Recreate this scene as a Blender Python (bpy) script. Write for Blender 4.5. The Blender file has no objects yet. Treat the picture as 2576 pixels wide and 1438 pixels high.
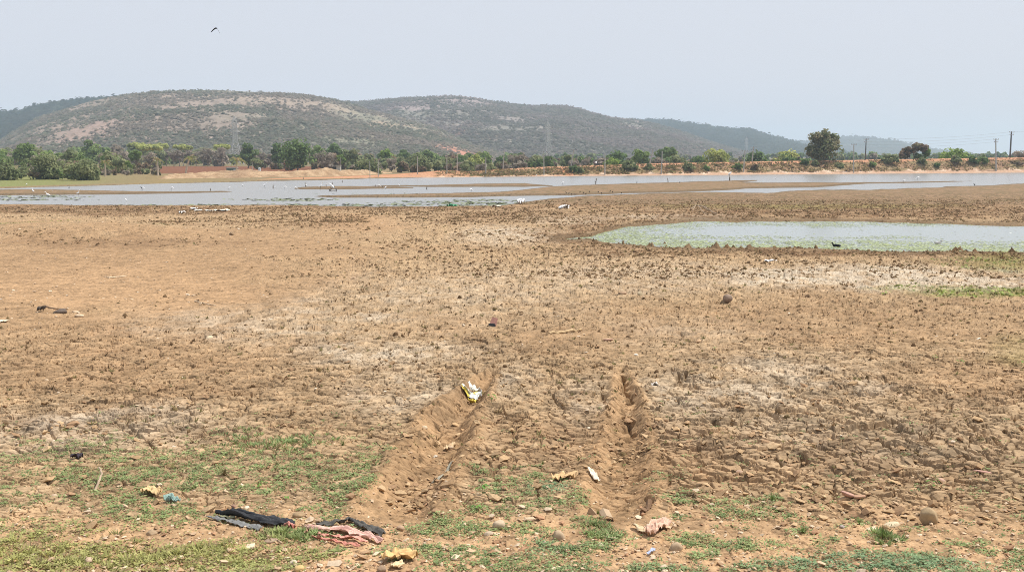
import bpy, bmesh, math, random
import numpy as np
from mathutils import Vector

random.seed(7)
rng = np.random.default_rng(11)
SC = bpy.context.scene
COL = SC.collection
f32 = np.float32

# ------------------------------------------------------------------ camera geometry
FPX, UC, VC, CAMZ = 2719.0, 1288.0, 719.0, 5.0       # photo units: 2576 wide
PITCH = math.atan(329.0 / FPX)
CP, SP = math.cos(PITCH), math.sin(PITCH)


def base(y):
    """the lake bed falls gently away from the bank the photographer stands on"""
    y = np.asarray(y, dtype=np.float64)
    return 2.2 * np.exp(-(np.maximum(y, 0) / 30.0) ** 1.5) + 0.05


def proj(x, y, z):
    d = y * CP - (z - CAMZ) * SP
    d = np.maximum(d, 0.05)
    return UC + FPX * x / d, VC - FPX * (y * SP + (z - CAMZ) * CP) / d


def world(u, v):
    u = np.asarray(u, dtype=np.float64); v = np.asarray(v, dtype=np.float64)
    dx = (u - UC) / FPX; dy = (VC - v) / FPX
    ry = CP + dy * SP; rz = -SP + dy * CP
    k = ry / np.maximum(-rz, 1e-5)
    y = 4.0 * k
    for _ in range(40):
        y = 0.5 * y + 0.5 * (CAMZ - base(y)) * k
    return dx / ry * y, y


def at_dist(u, v, D):
    """point at horizontal distance D seen at photo position u, v"""
    dx = (u - UC) / FPX; dy = (VC - v) / FPX
    ry = CP + dy * SP; rz = -SP + dy * CP
    return dx / ry * D, D, CAMZ + rz / ry * D


# ------------------------------------------------------------------ noise
def _hash(ix, iy, seed):
    h = (ix.astype(np.uint32) * np.uint32(374761393) + iy.astype(np.uint32) * np.uint32(668265263)
         + np.uint32((seed * 1274126177) & 0xffffffff))
    h = (h ^ (h >> np.uint32(13))) * np.uint32(1274126177)
    h = (h ^ (h >> np.uint32(15))) * np.uint32(2246822519)
    return ((h ^ (h >> np.uint32(16))) & np.uint32(0xffff)).astype(f32) / f32(65535)


def vnoise(x, y, seed=0):
    x = np.asarray(x); y = np.asarray(y)
    fx = np.floor(x); fy = np.floor(y)
    ix = fx.astype(np.int64); iy = fy.astype(np.int64)
    tx = (x - fx).astype(f32); ty = (y - fy).astype(f32)
    tx = tx * tx * (3 - 2 * tx); ty = ty * ty * (3 - 2 * ty)
    a = _hash(ix, iy, seed); b = _hash(ix + 1, iy, seed)
    c = _hash(ix, iy + 1, seed); d = _hash(ix + 1, iy + 1, seed)
    return (a + (b - a) * tx) * (1 - ty) + (c + (d - c) * tx) * ty


def fbm(x, y, o=4, seed=0):
    s = 0; a = .5; t = 0
    for i in range(o):
        s = s + a * vnoise(x * 2 ** i + 17.3 * i, y * 2 ** i - 9.1 * i, seed + i)
        t += a; a *= .5
    return s / t


def voronoi(x, y, seed):
    fx = np.floor(x); fy = np.floor(y)
    ix = fx.astype(np.int64); iy = fy.astype(np.int64)
    f1 = np.full(x.shape, 9, f32); f2 = np.full(x.shape, 9, f32)
    cid = np.zeros(x.shape, f32); ox = np.zeros(x.shape, f32); oy = np.zeros(x.shape, f32)
    for i in (-1, 0, 1):
        for j in (-1, 0, 1):
            jx = _hash(ix + i, iy + j, seed); jy = _hash(ix + i, iy + j, seed + 1)
            dx = ((fx + i - x).astype(f32) + jx); dy = ((fy + j - y).astype(f32) + jy)
            d = np.sqrt(dx * dx + dy * dy)
            n = d < f1
            f2 = np.where(n, f1, np.minimum(f2, d))
            cid = np.where(n, _hash(ix + i, iy + j, seed + 2), cid)
            ox = np.where(n, dx, ox); oy = np.where(n, dy, oy)
            f1 = np.where(n, d, f1)
    return f1, f2, cid, ox, oy


def sstep(a, b, x):
    t = np.clip((x - a) / (b - a), 0, 1)
    return t * t * (3 - 2 * t)


def blob(u, v, lst, wob=0, soft=.45):
    m = np.zeros(np.shape(u), f32)
    for cu, cv, ru, rv, s in lst:
        r = np.sqrt(((u - cu) / ru) ** 2 + ((v - cv) / rv) ** 2) + wob
        m = np.maximum(m, s * (1 - sstep(1 - soft, 1 + soft, r)))
    return m.astype(f32)


def interp(u, pts):
    p = np.array(pts, dtype=float)
    return np.interp(u, p[:, 0], p[:, 1])


# ------------------------------------------------------------------ lake, bars, pond outlines (photo units on the ground)
V_NEAR = [(-900, 510), (0, 513), (600, 515), (1000, 518), (1258, 515), (1320, 507), (1380, 498), (1450, 493), (1580, 488),
          (1741, 483), (1929, 483), (1967, 480.5), (2074, 476), (2181, 476.3), (2261, 474), (2368, 469.5), (2502, 465), (2576, 460), (3400, 448)]
V_FAR = [(-900, 474), (0, 472), (60, 470.5), (107, 468.5), (250, 465), (400, 460.5), (600, 456), (692, 453), (790, 451.8), (951, 447.3),
         (1139, 444), (1321, 442.5), (1446, 441), (1661, 439.6), (1950, 437), (2154, 435.5), (2576, 432.5), (3400, 430)]
BARS = [  # u, top, bottom
    [(-900, 475, 491), (0, 475.5, 489), (80, 474.7, 487.5), (160, 476, 487), (240, 477.5, 487), (320, 479, 486.3), (430, 480.3, 484), (540, 479.3, 481.5), (630, 478.8, 479)],
    [(740, 472, 472.4), (763, 469, 473.6), (844, 466.7, 474), (978, 468, 472), (1040, 470, 470.6)],
    [(920, 465.6, 466), (1085, 464, 468), (1193, 461.3, 468), (1321, 459.8, 467.8), (1352, 463, 466.4), (1392, 466, 466.3)],
    [(780, 491, 491.4), (840, 489.6, 494), (951, 488, 494.4), (1085, 485.5, 493.6), (1193, 482.8, 492.8), (1258, 481.3, 490.6), (1312, 477, 489.7),
     (1387, 467.8, 489), (1446, 465, 488), (1526, 462.4, 485.8), (1580, 460.5, 483), (1661, 458.4, 482), (1741, 456, 479.3), (1795, 454.4, 477),
     (1849, 453.2, 474.5), (1875, 458, 472), (1967, 458, 470), (2047, 457.4, 469.7), (2114, 458.3, 465), (2181, 457.4, 460), (2261, 456.3, 459), (2336, 455.5, 457.4), (2450, 453.6, 454)],
    [(1840, 452.6, 456.5), (1880, 452.2, 456), (1906, 452, 453)],
]
POND_T = [(1380, 600), (1487, 592), (1520, 579), (1580, 567), (1650, 560), (1750, 556.5), (2000, 556), (2300, 558), (2576, 563), (2900, 566), (3060, 590)]
POND_B = [(1380, 599), (1487, 595), (1520, 603), (1580, 610), (1640, 614), (1750, 618), (1900, 620.5), (2100, 625), (2576, 629), (2900, 626), (3060, 591)]
TRK_L = [(922, 1252, 10, .0), (940, 1236, 16, .10), (965, 1204, 30, .18), (1000, 1176, 45, .26), (1060, 1132, 62, .24), (1140, 1088, 78, .22), (1220, 1040, 84, .22), (1270, 1010, 88, .15), (1330, 990, 90, 0)]
TRK_R = [(915, 1556, 10, .0), (950, 1570, 20, .10), (1000, 1574, 32, .15), (1060, 1573, 44, .14), (1120, 1566, 54, .10), (1200, 1558, 72, .13), (1260, 1562, 76, .15), (1300, 1566, 70, .08), (1325, 1570, 66, 0)]

GAPS = [[(1247, 932), (1228, 952), (1212, 976)], [(1560, 938), (1572, 962), (1584, 988), (1590, 1000)], [(1520, 985), (1523, 1012)], [(1578, 1045), (1583, 1092)], [(1698, 930), (1706, 944), (1714, 958)],
        [(1722, 940), (1736, 962), (1752, 986)], [(1684, 974), (1730, 978), (1762, 984)], [(1698, 1002), (1722, 1012)], [(1820, 984), (1852, 996)], [(1640, 1240), (1630, 1272)], [(1250, 1168), (1251, 1216)],
        [(1874, 990), (1906, 1002)], [(1938, 1040), (1962, 1056)], [(2040, 1010), (2062, 1030)], [(2110, 1080), (2150, 1088)], [(1790, 1060), (1812, 1072)], [(2230, 1120), (2262, 1130)], [(2340, 1060), (2380, 1074)],
        [(2420, 1140), (2452, 1152)], [(2010, 1150), (2034, 1164)], [(1108, 968), (1112, 985)]]
SMOOTH = [(250, 690, 520, 110, 1), (620, 620, 420, 40, .9), (900, 560, 130, 28, .9), (150, 760, 230, 50, .85), (560, 590, 420, 16, .8), (1800, 500, 420, 13, .9), (1100, 514, 2000, 8, .8),
          (1130, 800, 60, 14, .3), (1440, 845, 170, 18, .5), (1540, 885, 160, 26, .35), (2330, 840, 280, 40, .25), (800, 1000, 200, 40, .1)]
DARKB = [(250, 528, 560, 12, .9), (1000, 524, 420, 8, .8), (750, 555, 200, 22, .35), (2100, 520, 700, 32, .9), (1500, 590, 150, 40, .7), (2200, 634, 640, 11, .9),
         (1300, 540, 260, 25, .5), (2540, 650, 200, 18, .6), (1600, 630, 260, 14, .6), (1250, 860, 300, 30, .25), (90, 1075, 110, 25, .4), (480, 1095, 110, 20, .4),
         (2350, 1120, 260, 90, .25), (300, 612, 260, 10, .5)]
PALE = [(620, 800, 260, 55, .7), (980, 890, 200, 45, .8), (1020, 1000, 150, 55, .7), (2150, 690, 330, 22, 1), (2400, 712, 240, 20, .9), (200, 1075, 330, 55, .8), (1270, 590, 120, 22, .6), (1420, 555, 120, 10, .5),
        (1900, 970, 330, 80, .7), (1300, 960, 80, 40, .6), (1480, 1000, 80, 60, .5), (1600, 700, 300, 40, .3), (1100, 750, 300, 60, .3), (1750, 850, 200, 40, .25), (950, 797, 85, 13, .7), (2250, 1080, 400, 70, .3), (1700, 545, 160, 6, .6)]
BROWNZ = [(300, 890, 460, 130, .6), (2150, 820, 700, 70, .5), (1420, 1140, 460, 90, .6), (700, 700, 300, 60, .3), (1250, 820, 260, 30, .4), (2450, 960, 300, 70, .5)]
REDD = [(1288, 1420, 2600, 140, .9), (300, 730, 280, 60, .5), (1000, 1270, 120, 60, .5), (1640, 1330, 200, 60, .6), (900, 560, 120, 25, .4), (40, 735, 160, 25, .6), (2500, 950, 200, 25, .4)]
MOSSG = [(2480, 735, 160, 12, .9), (2330, 724, 110, 8, .5), (2560, 660, 190, 22, .6), (2000, 517, 330, 9, .5), (60, 569, 110, 6, .8), (240, 566, 130, 5, .4), (405, 568, 25, 4, .6), (2560, 880, 90, 40, .3)]
ROUGH = [(2200, 1080, 620, 180, 1), (1900, 960, 330, 80, 1), (1250, 1050, 280, 120, .8), (300, 1060, 520, 75, .8), (1300, 950, 420, 90, .7)]


def track(u, v, T):
    t = np.array(T, dtype=float)
    c = np.interp(v, t[:, 0], t[:, 1]); h = np.interp(v, t[:, 0], t[:, 2]); dep = np.interp(v, t[:, 0], t[:, 3], left=0, right=0)
    return (u - c) / h, dep


def terrain(x, y, want_col=True):
    x = np.asarray(x, dtype=np.float64); y = np.asarray(y, dtype=np.float64)
    b = base(y)
    u, v = proj(x, y, b)
    far = y > 60
    n_big = fbm(x / 9, y / 9, 4, 3)
    n_mid = fbm(x * .9, y * .9, 4, 21)
    n_edge = fbm(x / 5, y / 9, 4, 31) - .5
    z = b + (n_big - .5) * np.where(y < 60, .10, .02)
    # --- masks
    wob = (fbm(x / 2.2, y / 3.5, 4, 51) - .5) * 1.1 + (n_big - .5) * .5
    smooth = blob(u, v, SMOOTH, wob); dark = blob(u, v, DARKB, wob, .6); pale = blob(u, v, PALE, wob, .7)
    red = blob(u, v, REDD, wob * .6, .3); moss = blob(u, v, MOSSG, wob, .5); rough = blob(u, v, ROUGH, wob, .5)
    # --- water
    ne = n_edge * 4.5
    sd = v - interp(u, V_NEAR) + ne
    sf = interp(u, V_FAR) - v + ne * .35
    sd = np.maximum(sd, sf)
    for B in BARS:
        p = np.array(B, dtype=float)
        top = np.interp(u, p[:, 0], p[:, 1]); bot = np.interp(u, p[:, 0], p[:, 2])
        inb = np.where((u > p[0, 0]) & (u < p[-1, 0]), np.minimum(v - top, bot - v) + ne * .3, -9)
        sd = np.maximum(sd, inb)
    sd = np.where(v > 560, 50, sd)
    pt = interp(u, POND_T); pb = interp(u, POND_B)
    sp = -np.where((u > 1380) & (u < 3060), np.minimum(v - pt, pb - v), -50) + n_edge * 13
    land = sstep(-1.6, 1.0, sd)
    z = np.where(land < .999, z * land + (-.45) * (1 - land), z)
    pl = sstep(-5, 3.0, sp)
    z = z * pl + (-.25) * (1 - pl)
    dry = sstep(1.5, 6, sd) * sstep(3, 14, sp)
    # --- mound at the far left
    md = np.exp(-(((u - 190) / 260) ** 2 + ((v - 583) / 17) ** 2) ** 1.5)
    z = z + md * .55
    # --- wheel ruts
    rut = np.zeros(u.shape, f32)
    for T in (TRK_L, TRK_R):
        wv = (fbm(x * 1.3, y * 1.3, 3, 61) - .5)
        d, dep = track(u, v, T)
        d = d + wv * .9 + (fbm(x * 5, y * 5, 2, 63) - .5) * .10
        cut = np.where(d > 0, 1 - sstep(.3, 1.05, d), 1 - sstep(.1, 1.05, -d))
        z = z - dep * .64 * cut * (.8 + .4 * n_mid)
        berm = np.exp(-((np.abs(d) - 1.2) / .3) ** 2)
        z = z + berm * dep * .28 * (.4 + n_mid)
        rut = np.maximum(rut, sstep(1.7, 1.2, np.abs(d)) * np.minimum(dep * 9, 1))
    # --- deep gaping cracks
    gk = (v > 900) & (v < 1320) & (u > 1100) & (u < 2600)
    if gk.any():
        gx, gy = x[gk], y[gk]
        jx = (fbm(gx * 4, gy * 4, 3, 191) - .5) * .22; jy = (fbm(gx * 4, gy * 4, 3, 193) - .5) * .22
        cut = np.zeros(gx.shape)
        for L in GAPS:
            P = np.array([world(*q) for q in L], dtype=float)
            for (ax, ay), (bx_, by_) in zip(P[:-1], P[1:]):
                dx, dy = bx_ - ax, by_ - ay
                tt = np.clip(((gx + jx - ax) * dx + (gy + jy - ay) * dy) / (dx * dx + dy * dy), 0, 1)
                dd = np.hypot(gx + jx - ax - tt * dx, gy + jy - ay - tt * dy)
                cut = np.maximum(cut, 1 - sstep(.015, .055, dd))
        z[gk] -= cut * .13
    # --- cracked plates and clods
    amp = (.72 + .28 * rough) * (1 - .9 * smooth) * (1 - .75 * red) * (1 - .5 * rut) * dry * np.where(y < 3.5, .3, 1) * (1 - sstep(1.85, 2.05, np.abs(x) / (.474 * np.sqrt(y * y + 16))))
    hh = np.zeros(u.shape, f32)
    k = (y > 4) & (y < 130) & (amp > .01)
    if k.any():
        xx = x[k]; yy = y[k]
        wx = (vnoise(xx * 5, yy * 5, 71) - .5) * .07; wy = (vnoise(xx * 5, yy * 5, 72) - .5) * .07
        rr = rough[k]
        fy = np.clip((yy - 13) / 18, 0, 1).astype(f32)
        for s, tl, ht, cd, cw, sd_ in ((.13, .14, .006, .030, .16, 81), (.28, .10 + .12 * fy, .008 + .026 * fy, .036 + .03 * fy, .09, 91), (.95, .03, .010 + .016 * fy, .05, .045, 101)):
            f1, f2, cid, ox, oy = voronoi((xx + wx) / s, (yy + wy) / (s * .85), sd_)
            crack = 1 - sstep(.02, cw, f2 - f1)
            ta = (cid * 97.3) % 1 * 6.283
            g = (cid - .5) * ht * 2 + (ox * np.cos(ta) + oy * np.sin(ta)) * tl * s * (.7 + .5 * rr) - crack * cd * (.5 + .7 * ((cid * 31.7) % 1))
            if s == .9:
                g = g * sstep(.35, .6, fbm(xx / 1.7, yy / 1.7, 2, 111))
            if s == .13:
                g = g * np.clip(1.2 - yy / 60, .3, 1)
            hh[k] += g
        hh[k] += sstep(.54, .8, fbm(xx * 2.6, yy * 2.2, 3, 125)) * .085 * fy * np.clip(1.5 - yy / 90, .4, 1)
        # broken lumps
        lum = fbm(xx * 4, yy * 4, 2, 121)
        hh[k] += sstep(.58, .85, lum) * .022 * (.3 + rr)
        hh[k] += (_hash(np.floor(xx * 30).astype(np.int64), np.floor(yy * 12).astype(np.int64), 5) - .5) * .06 * np.clip((yy - 22) / 30, 0.0, 1)
    z = z + hh * amp
    # gravelly relief on the smooth and near ground
    edge = 1 - sstep(1.85, 2.05, np.abs(x) / (.474 * np.sqrt(y * y + 16)))
    g2 = edge * (fbm(x * 7, y * 7, 3, 131) - .5) * .035 + edge * (fbm(x * 28, y * 28, 2, 141) - .5) * .014
    z = z + g2 * dry * np.where(y < 60, 1, .4) * (.5 + .6 * red + .45 * rut)
    if not want_col:
        return z
    def C(*c):
        return np.array(c, f32)
    n2 = fbm(x * 2.6, y * 2.6, 3, 151)[..., None]
    col = C(.385, .262, .148) * (1 - n2) * 1.0 + C(.445, .32, .192) * n2
    mot = (fbm(x * 3.1, y * 2.2, 4, 171) - .5) * .5 + (vnoise(x * 22, y * 14, 181) - .5) * .34 + (vnoise(x * 9, y * 5, 183) - .5) * .22
    mot = mot + np.where(vnoise(x * 16, y * 7, 187) > .83, -.28, 0)
    def mix(col, c, m):
        m = np.clip(m, 0, 1)[..., None]
        return col * (1 - m) + c * m
    brn = blob(u, v, BROWNZ, wob, .6)
    col = mix(col, C(.335, .205, .11), brn * (.5 + .8 * (n_mid - .2)))
    col = mix(col, C(.545, .455, .34), np.clip(pale * (.62 + 1.3 * (n_mid - .4) + .45 * (v < 760)) * (.35 + .75 * sstep(.34, .58, fbm(x * 2.7, y * 1.5, 3, 197))), 0, 1))
    col = mix(col, C(.355, .228, .125), smooth)
    col = mix(col, C(.47, .30, .165), red * .8)
    col = mix(col, C(.37, .235, .125), rut * .8)
    patch = sstep(.42, .7, fbm(x * 1.4, y * .9, 4, 161))
    col = mix(col, C(.20, .12, .065), np.clip(dark * (.6 + .6 * patch), 0, 1) + patch * .22 * (1 - smooth) * (1 - red))
    col = mix(col, C(.19, .21, .05), moss * (.35 + .9 * (n_mid - .2)))
    # bars and shores
    mud = (v < 514) * (v > 430) * 1.0
    col = mix(col, mix(np.broadcast_to(C(.245, .16, .095), col.shape), C(.155, .12, .06), patch * .8), mud * sstep(0, 2, sd) * .85)
    wet = (1 - sstep(.5, 3.5, sd)) * (v < 530)
    col = mix(col, C(.13, .095, .06), wet * .85)
    col = mix(col, C(.15, .10, .055), (1 - sstep(2, 14, sp)) * .8)
    lshore = (v < interp(u, V_FAR) - .5) * (v > 380)
    col = mix(col, C(.25, .19, .105), lshore)
    col = mix(col, C(.20, .235, .075), lshore * sstep(420, 60, u) * sstep(1, 4, sf) * (v > 440) * (.6 + .6 * (n_mid - .3)))
    col = mix(col, C(.27, .20, .085), lshore * sstep(700, 380, u) * sstep(300, 420, u) * (v > 440) * .6)
    fld = sstep(385, 400, u) * sstep(850, 838, u) * sstep(417.5, 419, v) * sstep(438, 435, v)
    col = mix(col, C(.20, .085, .045), fld)
    wood = (v < 419) * (v > 300)
    col = mix(col, C(.20, .16, .08), wood * .8)
    col = col * (.86 + 1.15 * mot * np.where(y < 140, 1, .4))[..., None]
    return z, np.clip(col, .01, .9)


# ------------------------------------------------------------------ mesh / object helpers
MATS = {}


def nodes(m):
    m.use_nodes = True
    nt = m.node_tree
    nt.nodes.clear()
    return nt, nt.nodes, nt.links


def mat_attr(name, attr='tint', rough=.9, fine=0, amp=.25, bump=0, bdist=.01, transl=0, spec=.2, cool=None):
    if name in MATS:
        return MATS[name]
    m = bpy.data.materials.new(name); nt, N, L = nodes(m)
    out = N.new('ShaderNodeOutputMaterial')
    a = N.new('ShaderNodeAttribute'); a.attribute_name = attr
    colr = a.outputs['Color']
    if fine:
        tc = N.new('ShaderNodeTexCoord')
        nz = N.new('ShaderNodeTexNoise'); nz.inputs['Scale'].default_value = fine; nz.inputs['Detail'].default_value = 6
        nz.inputs['Roughness'].default_value = .65
        L.new(tc.outputs['Object'], nz.inputs['Vector'])
        mr = N.new('ShaderNodeMapRange'); mr.inputs[1].default_value = .25; mr.inputs[2].default_value = .75
        mr.inputs[3].default_value = 1 - amp; mr.inputs[4].default_value = 1 + amp
        L.new(nz.outputs[0], mr.inputs[0])
        mx = N.new('ShaderNodeVectorMath'); mx.operation = 'SCALE'
        L.new(colr, mx.inputs[0]); L.new(mr.outputs[0], mx.inputs['Scale'])
        colr = mx.outputs[0]
    p = N.new('ShaderNodeBsdfPrincipled')
    p.inputs['Roughness'].default_value = rough
    p.inputs['Specular IOR Level'].default_value = spec
    L.new(colr, p.inputs['Base Color'])
    if bump and fine:
        bp = N.new('ShaderNodeBump'); bp.inputs['Strength'].default_value = bump; bp.inputs['Distance'].default_value = bdist
        L.new(nz.outputs[0], bp.inputs['Height']); L.new(bp.outputs[0], p.inputs['Normal'])
    sh = p.outputs[0]
    if transl:
        t = N.new('ShaderNodeBsdfTranslucent'); L.new(colr, t.inputs[0])
        ms = N.new('ShaderNodeMixShader'); ms.inputs[0].default_value = transl
        L.new(sh, ms.inputs[1]); L.new(t.outputs[0], ms.inputs[2]); sh = ms.outputs[0]
    L.new(sh, out.inputs[0])
    MATS[name] = m
    return m


def mat_plain(name, c, rough=.8, fine=8, amp=.25, bump=.3, bdist=.01, spec=.3, metal=0, c2=None):
    if name in MATS:
        return MATS[name]
    m = bpy.data.materials.new(name); nt, N, L = nodes(m)
    out = N.new('ShaderNodeOutputMaterial'); p = N.new('ShaderNodeBsdfPrincipled')
    tc = N.new('ShaderNodeTexCoord'); nz = N.new('ShaderNodeTexNoise')
    nz.inputs['Scale'].default_value = fine; nz.inputs['Detail'].default_value = 7; nz.inputs['Roughness'].default_value = .6
    L.new(tc.outputs['Object'], nz.inputs['Vector'])
    rp = N.new('ShaderNodeValToRGB')
    lo = [max(0, k * (1 - amp)) for k in c]; hi = [min(1, k * (1 + amp)) for k in (c2 or c)]
    rp.color_ramp.elements[0].position = .3; rp.color_ramp.elements[1].position = .7
    rp.color_ramp.elements[0].color = (*lo, 1); rp.color_ramp.elements[1].color = (*hi, 1)
    L.new(nz.outputs[0], rp.inputs[0]); L.new(rp.outputs[0], p.inputs['Base Color'])
    p.inputs['Roughness'].default_value = rough; p.inputs['Specular IOR Level'].default_value = spec; p.inputs['Metallic'].default_value = metal
    if bump:
        bp = N.new('ShaderNodeBump'); bp.inputs['Strength'].default_value = bump; bp.inputs['Distance'].default_value = bdist
        L.new(nz.outputs[0], bp.inputs['Height']); L.new(bp.outputs[0], p.inputs['Normal'])
    L.new(p.outputs[0], out.inputs[0])
    MATS[name] = m
    return m


def mesh_np(name, V, faces, tint=None, smooth=False):
    """faces: (n,3|4) array or list of such arrays"""
    if not isinstance(faces, list) or not isinstance(faces[0], np.ndarray):
        faces = [np.asarray(faces)]
    faces = [np.asarray(f, dtype=np.int32) for f in faces if len(f)]
    me = bpy.data.meshes.new(name)
    V = np.asarray(V, f32)
    me.vertices.add(len(V)); me.vertices.foreach_set('co', V.ravel())
    tot = np.concatenate([np.full(len(f), f.shape[1], np.int32) for f in faces])
    idx = np.concatenate([f.ravel() for f in faces])
    st = np.zeros(len(tot), np.int32); st[1:] = np.cumsum(tot)[:-1]
    me.loops.add(len(idx)); me.loops.foreach_set('vertex_index', idx)
    me.polygons.add(len(tot)); me.polygons.foreach_set('loop_start', st); me.polygons.foreach_set('loop_total', tot)
    me.polygons.foreach_set('use_smooth', np.full(len(tot), smooth, bool))
    if tint is not None:
        t = np.ones((len(V), 4), f32); t[:, :3] = tint
        a = me.attributes.new('tint', 'FLOAT_COLOR', 'POINT'); a.data.foreach_set('color', t.ravel())
    me.update(calc_edges=True)
    return me


def link(name, me, mat=None, parent=None, loc=None):
    o = bpy.data.objects.new(name, me)
    COL.objects.link(o)
    if mat is not None and me is not None:
        me.materials.append(mat)
    if parent is not None:
        o.parent = parent
    if loc is not None:
        o.location = loc
    return o


def tag(o, label=None, cat=None, group=None, kind=None):
    for k, w in (('label', label), ('category', cat), ('group', group), ('kind', kind)):
        if w:
            o[k] = w
    return o


def empty(name, loc, label=None, cat=None, group=None, rz=0):
    o = bpy.data.objects.new(name, None); COL.objects.link(o)
    o.location = loc; o.rotation_euler = (0, 0, rz); o.empty_display_size = .2
    return tag(o, label, cat, group)


class MB:
    """collects shapes into one mesh"""
    def __init__(self):
        self.V = []; self.Q = []; self.T = []; self.C = []; self.n = 0

    def add(self, V, Q=None, T=None, col=(1, 1, 1)):
        V = np.asarray(V, float)
        if Q is not None and len(Q): self.Q.append(np.asarray(Q, int) + self.n)
        if T is not None and len(T): self.T.append(np.asarray(T, int) + self.n)
        self.V.append(V); c = np.asarray(col, float)
        self.C.append(np.broadcast_to(c, (len(V), 3)) if c.ndim == 1 else c)
        self.n += len(V)
        return self

    def tube(self, P, R, n=6, col=(1, 1, 1), caps=True):
        P = np.asarray(P, float); R = np.broadcast_to(np.asarray(R, float), (len(P),))
        tg = np.gradient(P, axis=0); tg /= np.linalg.norm(tg, axis=1)[:, None] + 1e-9
        ref = np.array([0, 0, 1.]) if abs(tg[:, 2]).mean() < .8 else np.array([1., 0, 0])
        a = np.cross(tg, ref); a /= np.linalg.norm(a, axis=1)[:, None] + 1e-9
        b = np.cross(tg, a)
        th = np.arange(n) / n * 2 * math.pi
        V = P[:, None] + R[:, None, None] * (np.cos(th)[None, :, None] * a[:, None] + np.sin(th)[None, :, None] * b[:, None])
        V = V.reshape(-1, 3); Q = []; T = []
        for i in range(len(P) - 1):
            for j in range(n):
                k = (j + 1) % n
                Q.append((i * n + j, i * n + k, (i + 1) * n + k, (i + 1) * n + j))
        if caps:
            V = np.vstack([V, P[0], P[-1]]); e = len(V)
            for j in range(n):
                k = (j + 1) % n
                T.append((k, j, e - 2)); T.append(((len(P) - 1) * n + j, (len(P) - 1) * n + k, e - 1))
        return self.add(V, Q, T, col)

    def box(self, c, s, col=(1, 1, 1)):
        c = np.asarray(c, float); s = np.asarray(s, float) / 2
        V = np.array([(x, y, z) for x in (-1, 1) for y in (-1, 1) for z in (-1, 1)]) * s + c
        return self.add(V, [(0, 1, 3, 2), (4, 6, 7, 5), (0, 4, 5, 1), (2, 3, 7, 6), (0, 2, 6, 4), (1, 5, 7, 3)], None, col)

    def bar(self, p, q, w, col=(1, 1, 1)):
        return self.tube([p, q], w / 2, 4, col)

    def build(self, name, mat, parent=None, smooth=False, loc=None, tint=True):
        V = np.vstack(self.V); C = np.vstack(self.C)
        fs = ([np.vstack(self.Q)] if self.Q else []) + ([np.vstack(self.T)] if self.T else [])
        return link(name, mesh_np(name, V, fs, C if tint else None, smooth), mat, parent, loc)


def leaves(c, nrm, size, aspect=1.0, r=rng, jit=.35):
    """diamond-ish leaf quads at c facing nrm"""
    n = len(c)
    nrm = nrm / (np.linalg.norm(nrm, axis=1)[:, None] + 1e-9)
    t = np.cross(nrm, r.normal(size=(n, 3))); t /= np.linalg.norm(t, axis=1)[:, None] + 1e-9
    b = np.cross(nrm, t)
    s = size[:, None]
    e = lambda: 1 + r.uniform(-jit, jit, (n, 1))
    V = np.stack([c + t * s * e() * aspect, c + b * s * e(), c - t * s * e() * aspect, c - b * s * e()], 1).reshape(-1, 3)
    Q = np.arange(4 * n).reshape(n, 4)
    return V, Q


def h_at(x, y):
    return terrain(np.atleast_1d(np.asarray(x, float)), np.atleast_1d(np.asarray(y, float)), False)


def pt(u, v, dz=0.0):
    x, y = world(u, v)
    z = float(h_at(x, y)[0])
    return Vector((float(x), float(y), z + dz))


# ------------------------------------------------------------------ ground
def build_ground():
    rows = [-400, -120, -60, -30, -12, -4, 0, 1.5, 2.5]
    vs = np.concatenate([np.arange(2300, 1640, -6), np.arange(1640, 1445, -2.2), np.arange(1445, 1300, -1.0), np.arange(1300, 850, -.62), np.arange(850, 640, -1.0), np.arange(640, 470, -.8), np.arange(470, 404, -.5)])
    _, ys = world(np.full(vs.shape, UC), vs)
    rows = np.concatenate([rows, ys[ys > 2.8], ys.max() * 1.12 ** np.arange(1, 24)])
    t = np.concatenate([-np.geomspace(9, 2.1, 12), -np.linspace(2.05, 1.104, 240), np.linspace(-1.1, 1.1, 1440), np.linspace(1.104, 2.05, 240), np.geomspace(2.1, 9, 12)])
    hw = .474 * np.sqrt(rows ** 2 + 16)
    X = hw[:, None] * t[None, :]; Y = np.broadcast_to(rows[:, None], X.shape)
    z, c = terrain(X.ravel(), Y.ravel())
    V = np.stack([X.ravel(), Y.ravel(), z], 1)
    nr, nc = X.shape
    i = np.arange((nr - 1) * nc).reshape(nr - 1, nc)[:, :-1].ravel()
    Q = np.stack([i, i + 1, i + nc + 1, i + nc], 1)
    me = mesh_np('ground', V, Q, c, False)
    o = link('ground', me, mat_attr('dry_mud', rough=.97, fine=38, amp=.22, bump=.5, bdist=.012, spec=.08))
    tag(o, kind='structure')


build_ground()


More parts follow.
